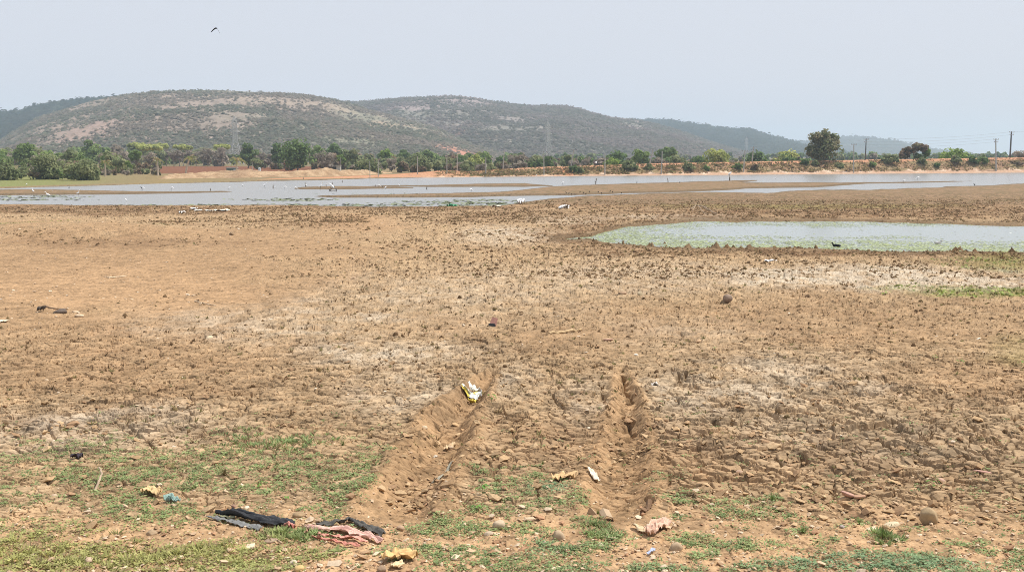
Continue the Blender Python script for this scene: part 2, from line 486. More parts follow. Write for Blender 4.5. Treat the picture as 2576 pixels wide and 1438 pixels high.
# ------------------------------------------------------------------ water
def water_mat(name, c, rough, bs, bd, sc=(1, .35, 1)):
    m = bpy.data.materials.new(name); nt, N, L = nodes(m)
    out = N.new('ShaderNodeOutputMaterial'); p = N.new('ShaderNodeBsdfPrincipled')
    tc = N.new('ShaderNodeTexCoord'); mp = N.new('ShaderNodeMapping'); mp.inputs['Scale'].default_value = sc
    nz = N.new('ShaderNodeTexNoise'); nz.inputs['Scale'].default_value = 2.2; nz.inputs['Detail'].default_value = 5
    L.new(tc.outputs['Object'], mp.inputs[0]); L.new(mp.outputs[0], nz.inputs['Vector'])
    bp = N.new('ShaderNodeBump'); bp.inputs['Strength'].default_value = bs; bp.inputs['Distance'].default_value = bd
    L.new(nz.outputs[0], bp.inputs['Height']); L.new(bp.outputs[0], p.inputs['Normal'])
    p.inputs['Base Color'].default_value = (*c, 1); p.inputs['Roughness'].default_value = rough; p.inputs['IOR'].default_value = 1.33
    L.new(p.outputs[0], out.inputs[0])
    return m


def sheet(name, x0, x1, y0, y1, z, mat):
    o = link(name, mesh_np(name, [(x0, y0, z), (x1, y0, z), (x1, y1, z), (x0, y1, z)], [(0, 1, 2, 3)]), mat)
    return tag(o, kind='structure')


sheet('lake_water', -420, 420, 84, 352, -.10, water_mat('lake_surface', (.25, .245, .232), .25, .45, .08))
us = np.linspace(1360, 3080, 60)
tx, ty = world(us, interp(us, POND_T) - 6); bx, by = world(us, interp(us, POND_B) + 5)
PZ = .0
Vp = np.concatenate([np.stack([bx, by, np.full(60, PZ)], 1), np.stack([tx, ty, np.full(60, PZ)], 1)])
Qp = np.array([(i, i + 1, 61 + i, 60 + i) for i in range(59)])
tag(link('pond_water', mesh_np('pond_water', Vp, Qp), water_mat('pond_surface', (.26, .275, .25), .16, .3, .02)), kind='structure')


# ------------------------------------------------------------------ hills
BARE = [(700, 260, .76, .14), (215, 130, .36, .2), (1165, 85, .25, .2), (1000, 140, .68, .16)]


def ridge(name, crest, Dc, Df, Db, colf, seed, nb, bsize, bcols, spur=.10, ncol=420):
    c = np.array(crest, float)
    us = np.linspace(c[0, 0], c[-1, 0], ncol)
    vc = np.interp(us, c[:, 0], c[:, 1])
    k = np.ones(5) / 5
    vc[2:-2] = np.convolve(vc, k, 'valid')
    zc = CAMZ + (390 - vc) / FPX * Dc
    ts = np.concatenate([np.linspace(0, 1, 70), np.linspace(1.06, 1.6, 10)])
    T, U = np.meshgrid(ts, us, indexing='ij')
    ZC = np.broadcast_to(zc, T.shape)
    fr = np.minimum(T, 1)

    def surf(U, T, ZC):
        fr = np.minimum(T, 1)
        dist = Df + (Dc - Df) * fr + np.where(T > 1, (T - 1) / .6 * (Db - Dc), 0)
        ang = (U - UC) / FPX
        x = ang * dist; y = dist
        prof = np.where(T <= 1, fr ** .85, np.maximum(0, 1 - ((T - 1) / .6) ** 1.3))
        n = fbm(x / (Dc * .055) + seed, y / (Dc * .09), 5, seed) - .5
        r = 1 - np.abs(2 * fbm(x / (Dc * .04), y / (Dc * .12) + seed, 4, seed + 9) - 1)
        z = -3 + (ZC + 3) * prof + ZC * spur * (n * 1.6 + (r - .75)) * np.clip(4 * fr * (1 - fr), 0, 1) + (fbm(x / 9, y / 9, 3, seed + 5) - .5) * 1.6 * np.clip(fr * 4, 0, 1)
        return x, y, z
    x, y, z = surf(U, T, ZC)
    col = colf(U, T, x, y)
    V = np.stack([x.ravel(), y.ravel(), z.ravel()], 1)
    nr, nc = T.shape
    i = np.arange((nr - 1) * nc).reshape(nr - 1, nc)[:, :-1].ravel()
    o = link(name, mesh_np(name, V, np.stack([i, i + 1, i + nc + 1, i + nc], 1), col.reshape(-1, 3), True),
             mat_attr('hillside', rough=1, fine=.12, amp=.3, bump=.7, bdist=2.0, spec=.02))
    tag(o, kind='structure')
    # scrub
    r = np.random.default_rng(seed)
    n = nb * 3
    tu = r.uniform(us[0], us[-1], n); tt = np.concatenate([r.uniform(.02, 1.0, n - n // 10), r.uniform(.96, 1.02, n // 10)])
    zz = np.interp(tu, us, zc)
    x, y, z = surf(tu, tt, zz)
    dens = fbm(x / 60, y / 60, 4, seed + 40)
    bare = sum(np.exp(-(((tu - a) / b) ** 2 + ((tt - c_) / d) ** 2)) for a, b, c_, d in BARE) if seed == 5 else 0
    keep = (r.uniform(size=n) < np.clip((dens - .25) * 2.2, .05, 1) * np.clip(1 - bare, .06, 1)) & (zz > 4)
    x, y, z = x[keep][:nb], y[keep][:nb], z[keep][:nb]
    tt = tt[keep][:nb]; tu = tu[keep][:nb]
    m = len(x); K = 6
    s = bsize * r.uniform(.5, 1.3, m) * np.where(tt > .95, .8, 1)
    cc = np.stack([x, y, z], 1).repeat(K, 0)
    off = r.normal(size=(m * K, 3)) * .45; off[:, 2] = np.abs(off[:, 2])
    sz = s.repeat(K)
    V, Q = leaves(cc + off * sz[:, None], off * .6 + np.array([0, -.35, .8]), sz * .55, 1.2, r)
    bc = np.array(bcols, float)
    pick = np.clip((fbm(x / 90, y / 90, 3, seed + 60) * 1.5 - .25 + r.uniform(-.2, .2, m)) * len(bc), 0, len(bc) - 1).astype(int)
    tc = (bc[pick] * r.uniform(.75, 1.25, (m, 1))).repeat(K * 4, 0)
    o2 = link('hill_scrub', mesh_np('hill_scrub', V, Q, tc), mat_attr('scrub_leaf', rough=.9, transl=.55))
    tag(o2, kind='stuff')


def cmix(a, b, m):
    return np.asarray(a) * (1 - m[..., None]) + np.asarray(b) * m[..., None]


def col_main(U, T, x, y):
    n = fbm(x / 120, y / 160, 5, 3); n2 = fbm(x / 25, y / 40, 4, 8)
    c = cmix((.25, .20, .165), (.195, .185, .14), sstep(.35, .65, n))
    v = (1 - T)
    band = np.exp(-((T - .78 + .00012 * (U - 700)) / .12) ** 2) * sstep(300, 560, U) * sstep(1250, 800, U)
    c = cmix(c, (.32, .255, .195), band * sstep(.40, .66, n2) * .8)
    spur = np.exp(-((T - .62) / .25) ** 2) * sstep(850, 1000, U)
    c = cmix(c, (.36, .26, .19), spur * sstep(.45, .7, n2) * .7)
    qy = np.exp(-(((U - 1165) / 75) ** 2 + ((T - .25) / .16) ** 2) ** 2)
    c = cmix(c, (.40, .20, .14), np.clip(qy * 1.3, 0, 1))
    rock = np.exp(-(((U - 215) / 130) ** 2 + ((T - .36) / .22) ** 2))
    c = cmix(c, (.285, .21, .175), np.clip(rock * 1.3, 0, 1) * sstep(.36, .6, n2) * .9)
    return c


def col_grey(U, T, x, y):
    n = fbm(x / 150, y / 200, 5, 13); n2 = fbm(x / 30, y / 40, 4, 18)
    c = cmix((.245, .20, .19), (.185, .175, .15), sstep(.35, .65, n + (.5 - T) * .25))
    red = np.exp(-(((U - 1180) / 70) ** 2 + ((T - .25) / .12) ** 2))
    return cmix(c, (.30, .17, .12), red * .8 * sstep(.35, .6, n2))


def col_dark(U, T, x, y):
    n = fbm(x / 150, y / 200, 5, 23)
    return cmix((.05, .06, .045), (.038, .05, .034), n)


def col_pale(U, T, x, y):
    n = fbm(x / 200, y / 300, 5, 33)
    return cmix((.13, .11, .10), (.08, .09, .06), n)


SCR = [(.25, .215, .18), (.27, .23, .19), (.21, .20, .155), (.175, .185, .135), (.235, .215, .175)]
ridge('hill', [(-700, 392), (-60, 380), (0, 362), (50, 331), (100, 302), (160, 281), (250, 256), (330, 241), (400, 234), (470, 231.5), (560, 231.5), (650, 234.5),
               (760, 240), (830, 249), (880, 261), (920, 275), (980, 290), (1040, 305), (1100, 322), (1150, 340), (1200, 358), (1250, 375), (1310, 390)],
      1250, 720, 1700, col_main, 5, 36000, 1.9, SCR)
ridge('hill', [(640, 300), (760, 256), (800, 251), (840, 251), (865, 257), (900, 259.5), (950, 256), (1000, 250.5), (1060, 247.5), (1110, 244.5), (1160, 244.5), (1200, 249),
               (1250, 258), (1310, 266), (1340, 268), (1410, 267), (1450, 273), (1480, 283), (1530, 295), (1600, 303), (1650, 315), (1700, 328), (1750, 345), (1800, 362),
               (1850, 377), (1910, 390)], 1750, 1000, 2300, col_grey, 15, 34000, 2.3, [(.225, .195, .185), (.24, .205, .195), (.19, .18, .155), (.17, .17, .14), (.21, .19, .175)])
ridge('hill', [(-800, 300), (-200, 286), (0, 283), (30, 282), (60, 280.5), (80, 273), (100, 267), (150, 258), (200, 253), (260, 248), (320, 243), (420, 245), (520, 270)],
      1900, 1350, 2500, col_dark, 25, 9000, 4.5, [(.045, .06, .04), (.035, .05, .03), (.055, .062, .045)])
ridge('hill', [(1380, 330), (1500, 305), (1560, 301), (1620, 303.5), (1680, 305.5), (1740, 311.5), (1800, 322), (1850, 327.5), (1875, 325.5), (1910, 336), (1960, 350), (2020, 367),
               (2080, 380), (2140, 390)], 2900, 2100, 3500, col_dark, 35, 9000, 6, [(.045, .06, .04), (.035, .05, .03), (.055, .062, .045)])
ridge('hill', [(1800, 372), (1950, 356), (2000, 357.5), (2060, 357), (2100, 349), (2130, 345.5), (2170, 347.5), (2220, 352.5), (2260, 360), (2290, 368), (2350, 380), (2440, 389)],
      4600, 3700, 5300, col_pale, 45, 5000, 9, [(.09, .09, .06), (.12, .10, .08)])


# ------------------------------------------------------------------ embankment and sand bank
def bank(name, shore, crest, wid, road, colf, seed, nx=700, nt=60):
    us = np.linspace(shore[0][0], shore[-1][0], nx)
    vs = interp(us, shore); zc = interp(us, crest)
    sx, sy = world(us, vs)
    t = np.linspace(0, 1.55, nt)
    S, T = np.meshgrid(np.arange(nx), t, indexing='ij')
    W = interp(us, wid)[:, None]
    X = sx[:, None] * (1 + 0 * T) + 0 * T
    Y = sy[:, None] + W * np.where(T < 1, T, 1 + (T - 1) * 1.3)
    n = fbm(X / 5, Y / 3, 4, seed); n2 = fbm(X / 1.6, Y / 1.2, 3, seed + 3)
    prof = np.where(T < .32, T * .8, .256 + (np.clip(T, 0, .86) - .32) / .54 * .744)
    prof = np.where(T > 1.25, np.maximum(0, 1 - (T - 1.25) / .3), np.minimum(prof, 1))
    rd = sstep(.8, .9, T) * (1 - sstep(1.2, 1.3, T))
    Z = -.35 + (zc[:, None] + .35) * prof + ((n - .5) * .9 + (n2 - .5) * .5) * (1 if road else 1.9) * np.clip(T * 3, 0, 1) * (1 - rd * road) * np.minimum(zc[:, None], 1.6) * .6
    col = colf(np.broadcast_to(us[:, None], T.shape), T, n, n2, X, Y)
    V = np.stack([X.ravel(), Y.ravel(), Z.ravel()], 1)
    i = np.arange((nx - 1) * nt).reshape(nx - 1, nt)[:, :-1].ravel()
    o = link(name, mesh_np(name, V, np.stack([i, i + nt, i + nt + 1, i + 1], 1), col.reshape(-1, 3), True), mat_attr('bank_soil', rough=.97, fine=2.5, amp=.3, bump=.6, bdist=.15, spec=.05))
    return tag(o, kind='structure')


def col_bund(U, T, n, n2, X, Y):
    c = cmix((.41, .255, .165), (.46, .32, .225), n2)
    c = cmix(c, (.16, .10, .07), (1 - sstep(.02, .07, T)) * .8)
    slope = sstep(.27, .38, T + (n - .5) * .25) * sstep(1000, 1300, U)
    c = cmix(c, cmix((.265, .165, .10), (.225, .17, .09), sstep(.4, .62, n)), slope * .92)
    c = cmix(c, (.56, .42, .31), sstep(.6, .68, n2) * sstep(.12, .2, T) * (1 - sstep(.3, .42, T)))
    gash = np.exp(-(((U - 1432) / 22) ** 2)) * sstep(.1, .3, T)
    c = cmix(c, (.42, .19, .10), np.clip(gash, 0, 1) * .9)
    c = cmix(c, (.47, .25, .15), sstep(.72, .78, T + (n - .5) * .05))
    heap = sstep(1260, 1160, U) * sstep(.2, .4, T)
    return cmix(c, (.42, .21, .115), heap * .7)


def col_sand(U, T, n, n2, X, Y):
    c = cmix((.30, .20, .12), (.41, .29, .18), sstep(.35, .65, n2))
    c = cmix(c, (.28, .19, .11), (1 - sstep(.03, .25, T)) * .8)
    c = cmix(c, (.25, .16, .10), sstep(.55, .7, n) * sstep(700, 600, U) * .6)
    return c


BUND_SHORE = [(600, 456.5), (692, 453.5), (790, 452), (951, 447.8), (1139, 444.5), (1321, 443), (1446, 441.5), (1661, 440), (1950, 437.5), (2154, 436), (2576, 433), (3100, 430.5)]
BUND_CREST = [(600, .05), (800, .25), (960, .5), (1040, .9), (1100, 1.3), (1180, 1.0), (1300, 1.75), (1450, 2.2), (1700, 2.85), (2000, 3.25), (2300, 3.75), (2576, 4.15), (3100, 4.7)]
BUND_WID = [(600, 16), (1100, 12), (1400, 10), (2000, 10), (3100, 11)]
bank('embankment', BUND_SHORE, BUND_CREST, BUND_WID, 1, col_bund, 7)
bank('sand_bank', [(360, 452), (500, 449), (692, 447), (840, 444), (930, 440), (975, 437)],
     [(360, .1), (385, 1.0), (470, 1.1), (600, 1.3), (700, .9), (760, 1.3), (800, 1.4), (850, 1.1), (900, 1.1), (975, .1)], [(360, 14), (975, 12)], 0, col_sand, 17, 300, 40)


def bund_at(u, t=1.0):
    """point on the embankment: t 0 shore, .4 mid slope, 1 road"""
    vs = interp(u, BUND_SHORE); zc = interp(u, BUND_CREST); W = interp(u, BUND_WID)
    sx, sy = world(u, vs)
    prof = t * .8 if t < .32 else min(1, .256 + (min(t, .86) - .32) / .54 * .744)
    return float(sx), float(sy + W * t), float(-.35 + (zc + .35) * prof)




# ================================================================== vegetation far away
LEAF = lambda: mat_attr('tree_leaf', rough=.75, transl=.5, spec=.2)
BARK = mat_plain('bark', (.16, .125, .09), .95, 6, .35, .6, .05)
GREYBARK = mat_plain('pale_bark', (.30, .25, .20), .95, 6, .3, .5, .05)
KIND = {  # colours, clumps, leaf density, bare share
    'dark': [(.14, .21, .075), (.17, .245, .088), (.125, .18, .07)],
    'green': [(.21, .29, .10), (.245, .325, .115), (.18, .25, .09)],
    'bright': [(0.225, 0.320, 0.075), (0.279, 0.368, 0.085), (0.182, 0.264, 0.066)],
    'olive': [(.25, .28, .135), (.29, .305, .155), (.20, .235, .11)],
    'yellow': [(.43, .46, .15), (.47, .49, .18), (.35, .39, .13)],
    'bare': [(0.332, 0.281, 0.227), (0.370, 0.312, 0.254), (0.273, 0.237, 0.189)],
    'brown': [(0.260, 0.194, 0.130), (0.286, 0.206, 0.143), (0.215, 0.188, 0.104)],
    'mesquite': [(0.260, 0.250, 0.137), (0.338, 0.306, 0.182), (0.169, 0.194, 0.091)],
}


def crown_arrays(r, cx, cz, wx, wz, kind, n, flat=0.0, gap=.35):
    """leaf quads of one crown: clumps set through an uneven ellipsoid"""
    nc = max(6, int(8 + n / 70))
    d = r.normal(size=(nc, 3)); d /= np.linalg.norm(d, axis=1)[:, None]
    rad = r.uniform(.35, .88, nc)[:, None]
    P = d * rad * np.array([wx, wx * .85, wz])
    if flat:
        P[:, 2] = np.abs(P[:, 2]) * (1 - flat) + wz * flat * .55
    cr = np.minimum(wx, wz * 1.3) * r.uniform(.24, .46, nc)
    k = r.integers(0, nc, n)
    dd = r.normal(size=(n, 3)); dd /= np.linalg.norm(dd, axis=1)[:, None]
    q = P[k] + dd * (cr[k] * r.uniform(.55, 1.08, n) ** .6)[:, None] * np.array([1.15, 1.1, .85])
    q[:, 0] += cx; q[:, 2] += cz
    nr = dd + np.array([.1, 0, .4]) + r.normal(size=(n, 3)) * .45
    cols = np.array(KIND[kind])
    ci = r.integers(0, 3, nc)
    col = cols[ci][k] * r.uniform(.75, 1.25, (n, 1)) * r.uniform(.85, 1.15, nc)[k][:, None]
    return q, nr, col


def make_crown(name, parts, mat, parent, r, leaf):
    Vs = []; Qs = []; Cs = []; n = 0
    for q, nr, col in parts:
        V, Q = leaves(q, nr, leaf * r.uniform(.6, 1.3, len(q)), 1.15, r)
        Vs.append(V); Qs.append(Q + n); Cs.append(col.repeat(4, 0)); n += len(V)
    return link(name, mesh_np(name, np.vstack(Vs), np.vstack(Qs), np.vstack(Cs)), mat, parent)


def trunk_mb(r, h, w, rad, nb=6, lean=0.0, top=.6):
    mb = MB()
    zz = np.linspace(-.25, h * top, 6)
    px = np.cumsum(r.normal(0, .03 * h, 6)) * .5 + zz * lean; py = np.cumsum(r.normal(0, .02 * h, 6)) * .5
    px -= px[0]; py -= py[0]
    mb.tube(np.stack([px, py, zz], 1), np.linspace(rad, rad * .5, 6), 7)
    for i in range(nb):
        k = r.integers(2, 6); a = r.uniform(0, 6.28)
        p = np.array([px[k], py[k], zz[k]]); L = r.uniform(.45, .9)
        e = np.array([math.cos(a) * w * .5 * L, math.sin(a) * w * .4 * L, h * r.uniform(.62, .95)])
        e[2] = max(e[2], p[2] + .1 * h)
        m = (p + e) / 2 + r.normal(0, .05 * h, 3)
        mb.tube([p, m, e], [rad * .42, rad * .27, rad * .1], 5)
    return mb


def tree(u, vtop, D, wpx, kind, label, group=None, zb=None, seed=None, trunk_share=.28, shape='round', name='tree', cat='tree', lean=0.0):
    r = np.random.default_rng(seed if seed is not None else int(u * 7 + vtop))
    x, y, _ = at_dist(u, 400, D)
    z = float(base(y)) if zb is None else zb
    _, _, zt = at_dist(u, vtop, D)
    h = max(zt - z, .8); w = wpx / FPX * D
    root = empty(name, (x, y, z), label, cat, group)
    n = int(np.clip(wpx * (h * FPX / D) * .55, 160, 2200))
    leaf = np.clip(.30 * (D / 300), .16, .45)
    parts = []
    if kind == 'bare':
        mb = trunk_mb(r, h, w, .016 * h + .06, 26, lean, .8)
        for i in range(60):
            a = r.uniform(0, 6.28); s = r.uniform(.1, .5)
            p = np.array([math.cos(a) * w * s * .5, math.sin(a) * w * s * .5, h * r.uniform(.35, .75)])
            e = p + np.array([math.cos(a) * w * .25, math.sin(a) * w * .25, h * r.uniform(.1, .3)]) * r.uniform(.4, 1)
            mb.tube([p, e], [.035, .012], 4)
        mb.build('trunk', GREYBARK, root, tint=False)
        parts.append(crown_arrays(r, 0, h * .62, w * .5, h * .38, 'bare', n // 2))
        make_crown('crown', parts, LEAF(), root, r, leaf * .75)
        return root
    trunk_mb(r, h, w, .022 * h + .05, 7, lean).build('trunk', BARK if kind != 'yellow' else GREYBARK, root, tint=False)
    if shape == 'flat':
        parts.append(crown_arrays(r, lean * h * .6, h * .80, w * .52, h * .2, kind, n, .3))
    elif shape == 'bush':
        parts.append(crown_arrays(r, 0, h * .42, w * .5, h * .56, kind, n))
        parts.append(crown_arrays(r, 0, h * .2, w * .55, h * .22, kind, n // 2))
    elif shape == 'big':       # ragged, paler plume rising off-centre
        parts.append(crown_arrays(r, 0, h * .40, w * .50, h * .40, kind, n))
        parts.append(crown_arrays(r, -.08 * w, h * .76, w * .36, h * .25, kind, n // 2))
        parts.append(crown_arrays(r, .2 * w, h * .62, w * .26, h * .26, kind, n // 3))
        parts.append(crown_arrays(r, -.36 * w, h * .33, w * .2, h * .18, kind, n // 4))
    elif shape == 'arch':      # brown dome leaning over an open gap
        parts.append(crown_arrays(r, .14 * w, h * .74, w * .34, h * .26, 'brown', n))
        parts.append(crown_arrays(r, -.22 * w, h * .56, w * .26, h * .2, 'brown', n // 2))
        parts.append(crown_arrays(r, -.3 * w, h * .28, w * .17, h * .26, 'brown', n // 3))
        parts.append(crown_arrays(r, .4 * w, h * .48, w * .13, h * .36, 'bright', n // 3))
        parts.append(crown_arrays(r, .2 * w, h * .2, w * .2, h * .2, 'green', n // 4))
    else:
        cz = h * (.5 + trunk_share * .5)
        parts.append(crown_arrays(r, lean * h * .6, cz, w * .5, h * (1 - trunk_share) * .5, kind, n))
    make_crown('crown', parts, LEAF(), root, r, leaf)
    return root


PALMBARK = mat_plain('palm_bark', (.50, .41, .32), .95, 5, .2, .4, .03)


def palm(u, vtop, D, label, lean, seed, wpx=36, zb=None):
    r = np.random.default_rng(seed)
    x, y, _ = at_dist(u, 400, D); z = float(base(y)) if zb is None else zb; _, _, zt = at_dist(u, vtop, D)
    h = zt - z; hc = h * .66
    root = empty('palm_tree', (x, y, z), label, 'palm tree')
    t = np.linspace(0, 1, 9)
    P = np.stack([lean * hc * (t ** 1.6), 0 * t, -.3 + (hc + .3) * t], 1)
    MB().tube(P, (.24 - .08 * t + .06 * (t < .1)), 8).build('trunk', PALMBARK, root, tint=False)
    mb = MB(); top = P[-1]
    R = wpx / FPX * D * .5
    for k in range(12):
        a = k * 2.4 + r.uniform(-.2, .2); up = r.uniform(-.15, 1.15)
        L = R * r.uniform(.85, 1.2)
        s = np.linspace(0, 1, 8)
        cx = np.cos(a) * L * s * (1 - .25 * up); cy = np.sin(a) * L * s * (1 - .25 * up)
        cz = L * (up * s * 1.0 - (.6 + .2 * up) * s ** 2.2)
        C = np.stack([cx, cy, cz], 1) + top
        sd = np.array([-math.sin(a), math.cos(a), 0])
        col = np.array(random.choice([(.30, .30, .11), (.40, .33, .15), (.24, .28, .09), (.46, .35, .19)]))
        mb.tube(C, np.linspace(.07, .02, 8), 4, col)
        for i in range(1, 8):
            for q in (-1, 1):
                for jj in (0, .5):
                    p0 = C[i] - (C[i] - C[i - 1]) * jj
                    e = p0 + sd * q * L * .2 * (1 - .5 * s[i]) + np.array([0, 0, -.09 * L * (1 - .4 * s[i])]) + (C[i] - C[i - 1]) * .7
                    wv = (C[i] - C[i - 1]) * .22
                    mb.add([p0 - wv, p0 + wv, e], None, [(0, 1, 2)], col * r.uniform(.8, 1.2))
    mb.build('crown', LEAF(), root)
    return root


# --- the trees one can tell apart
T = tree
T(747, 350, 325, 84, 'dark', 'largest dark green tree at the end of the ploughed field, foliage down to the ground', trunk_share=.05)
T(700, 361, 385, 38, 'dark', 'dark tree tucked behind the largest field-end tree, towards the pylon', trunk_share=.1)
T(799, 361, 400, 44, 'green', 'mid green tree squeezed between the largest dark tree and the brown leafless one', trunk_share=.1)
T(820, 384, 330, 62, 'bare', 'pinkish brown leafless tree beside the largest dark green tree')
T(841, 362, 425, 48, 'dark', 'dark broad tree rising behind the pinkish brown leafless tree', trunk_share=.1)
T(860, 389, 365, 28, 'bright', 'small bright green tree with bare lower trunk, next to the pinkish brown leafless tree', trunk_share=.4)
T(885, 371, 355, 46, 'olive', 'tall dull olive tree above the end of the sand heaps', trunk_share=.05)
T(928, 394, 285, 60, 'olive', 'low wide olive thicket tree behind the two short poles on the shore', shape='bush')
T(973, 374, 420, 34, 'bright', 'bright green round tree peeping over the olive scrub behind the short poles')
T(1013, 371, 440, 38, 'dark', 'dark tree beside the bright green round one, over the olive scrub', trunk_share=.1)
T(984, 397, 330, 40, 'bare', 'grey leafless shrub tree beneath the bright green round tree')
T(1072, 374, 440, 36, 'green', 'green tree standing just before the red quarry scar')
T(1060, 389, 315, 66, 'olive', 'olive spreading tree directly behind the pole by the red mound', shape='bush')
T(1113, 394, 320, 58, 'olive', 'olive spreading tree below the red quarry scar', shape='bush')
T(1160, 389, 360, 40, 'dark', 'dark tree at the foot of the red quarry scar, beside the yellow-green tree', trunk_share=.1)
T(1200, 388, 335, 44, 'yellow', 'pale yellow-green round tree behind the first poles of the embankment', trunk_share=.1)
T(1216, 381, 385, 46, 'green', 'green tree peering over the pale yellow-green round tree', trunk_share=.1)
T(1302, 386, 355, 62, 'bare', 'wide brown leafless tree beside the leaning pole near the red mound')
T(1352, 389, 355, 46, 'olive', 'yellowish olive tree in front of the second pylon', shape='bush')
T(1380, 391, 345, 26, 'dark', 'small dark green tree right at the foot of the second pylon', trunk_share=.05)
T(1428, 388, 360, 42, 'olive', 'dull olive tree behind the strongly leaning pole near the second pylon', trunk_share=.05)
T(1475, 393, 370, 36, 'dark', 'small dark tree just before the motorbike rider', trunk_share=.05)
T(1549, 380, 365, 50, 'dark', 'dark domed tree just past the motorbike rider', trunk_share=.1)
T(1538, 394, 335, 42, 'bright', 'low bright green tree below the dark domed tree, past the motorbike rider', shape='bush')
T(1612, 377, 350, 48, 'green', 'ragged green tree between the dark domed tree and the leaning crossarm pole', trunk_share=.08)
T(1677, 371, 410, 54, 'green', 'tall thin-trunked green tree behind the leaning crossarm pole', trunk_share=.45)
T(1660, 395, 345, 34, 'bare', 'grey leafless tree under the tall thin-trunked green tree')
T(1706, 391, 345, 48, 'olive', 'dull green tree between the tall thin-trunked one and the dark hedge-like tree', shape='bush')
T(1757, 390, 345, 54, 'dark', 'dark hedge-like tree touching the bright yellow-green tree', shape='bush')
T(1804, 373, 340, 66, 'yellow', 'bright yellow-green pyramid-shaped tree on the embankment', trunk_share=.03)
T(1903, 382, 350, 62, 'dark', 'dark domed tree behind the pair of crossarm poles', shape='bush')
T(1980, 377, 352, 64, 'yellow', 'yellow-topped dome tree next to the largest roadside tree', shape='bush')
T(1986, 388, 338, 50, 'dark', 'dark rounded bush tree in front of the yellow-topped dome', shape='bush')
T(2027, 391, 335, 32, 'green', 'low green tree pressed against the largest roadside tree', shape='bush')
bx_, by_, bz_ = bund_at(2074, 1.15)
T(2074, 326, by_, 92, 'mesquite', 'largest roadside tree, dark below with a pale ragged top against the sky', zb=bz_, shape='big')
bx_, by_, bz_ = bund_at(2299, 1.2)
T(2299, 361, by_, 76, 'brown', 'brown arching tree with an open gap beneath, on the embankment road', zb=bz_, shape='arch')
T(2400, 373, 345, 76, 'bright', 'wide leafy green tree against the sky beyond the brown arching tree', trunk_share=.02)
T(2562, 374, 350, 44, 'bare', 'thin half-bare dark tree by the last pole')
T(115, 389, 222, 96, 'olive', 'large front olive thorn bush on the grassy shore', shape='bush', seed=4)
T(203, 405, 214, 104, 'olive', 'lower wide olive thorn bush nearest the palms on the grassy shore', shape='bush', seed=9)
T(8, 399, 215, 84, 'olive', 'olive thorn bush cut by the edge of the picture', shape='bush')
T(62, 360, 335, 56, 'green', 'green tree behind the large front thorn bush')
T(152, 381, 300, 48, 'green', 'low green tree above the gap between the two front thorn bushes', trunk_share=.1)
T(230, 352, 430, 52, 'green', 'tallest green tree of the wood behind the thorn bushes', trunk_share=.1)
T(268, 364, 480, 40, 'green', 'green tree next to the tallest tree of the wood', trunk_share=.1)
T(346, 358, 500, 44, 'yellow', 'olive-yellow flat-topped tree, farthest from the field', shape='flat')
T(376, 364, 440, 68, 'yellow', 'broadest pale yellow-green flat-topped tree', shape='flat')
T(407, 360, 530, 46, 'yellow', 'yellow-green flat-topped tree just behind the broadest one', shape='flat')
T(462, 363, 490, 54, 'yellow', 'yellow-green flat-topped tree above the leaning palm', shape='flat')
T(562, 362, 490, 46, 'yellow', 'yellow-green flat-topped tree beside the lattice pylon', shape='flat')
T(623, 362, 410, 46, 'dark', 'dark green tree on the other side of the lattice pylon', trunk_share=.1)
T(318, 406, 297, 30, 'bright', 'small round bright green tree between two palms', trunk_share=.1)
T(342, 377, 300, 36, 'green', 'slender tree with a thin pale trunk on the sand bank', trunk_share=.55)
T(372, 384, 330, 40, 'bare', 'grey leafless tree under the broadest flat-topped tree')
for u_ in (420, 437, 452, 476, 494, 509, 527, 544, 558):
    T(u_ + random.uniform(-2, 2), random.uniform(368, 377), 478 + random.uniform(-10, 14), random.uniform(22, 30), 'bare',
      'grey leafless tree in the row lining the far edge of the ploughed field', 'leafless trees lining the ploughed field')
palm(263, 390, 252, 'short palm standing beyond the wide olive thorn bush', .05, 1, 36)
palm(396, 381, 240, 'upright palm under the broadest flat-topped tree', -.02, 2, 34, .75)
palm(466, 376, 240, 'leaning palm with a curved trunk in front of the ploughed field', .28, 3, 44, .8)
palm(594, 389, 252, 'bushy palm at the foot of the lattice pylon', .04, 4, 50, .9)

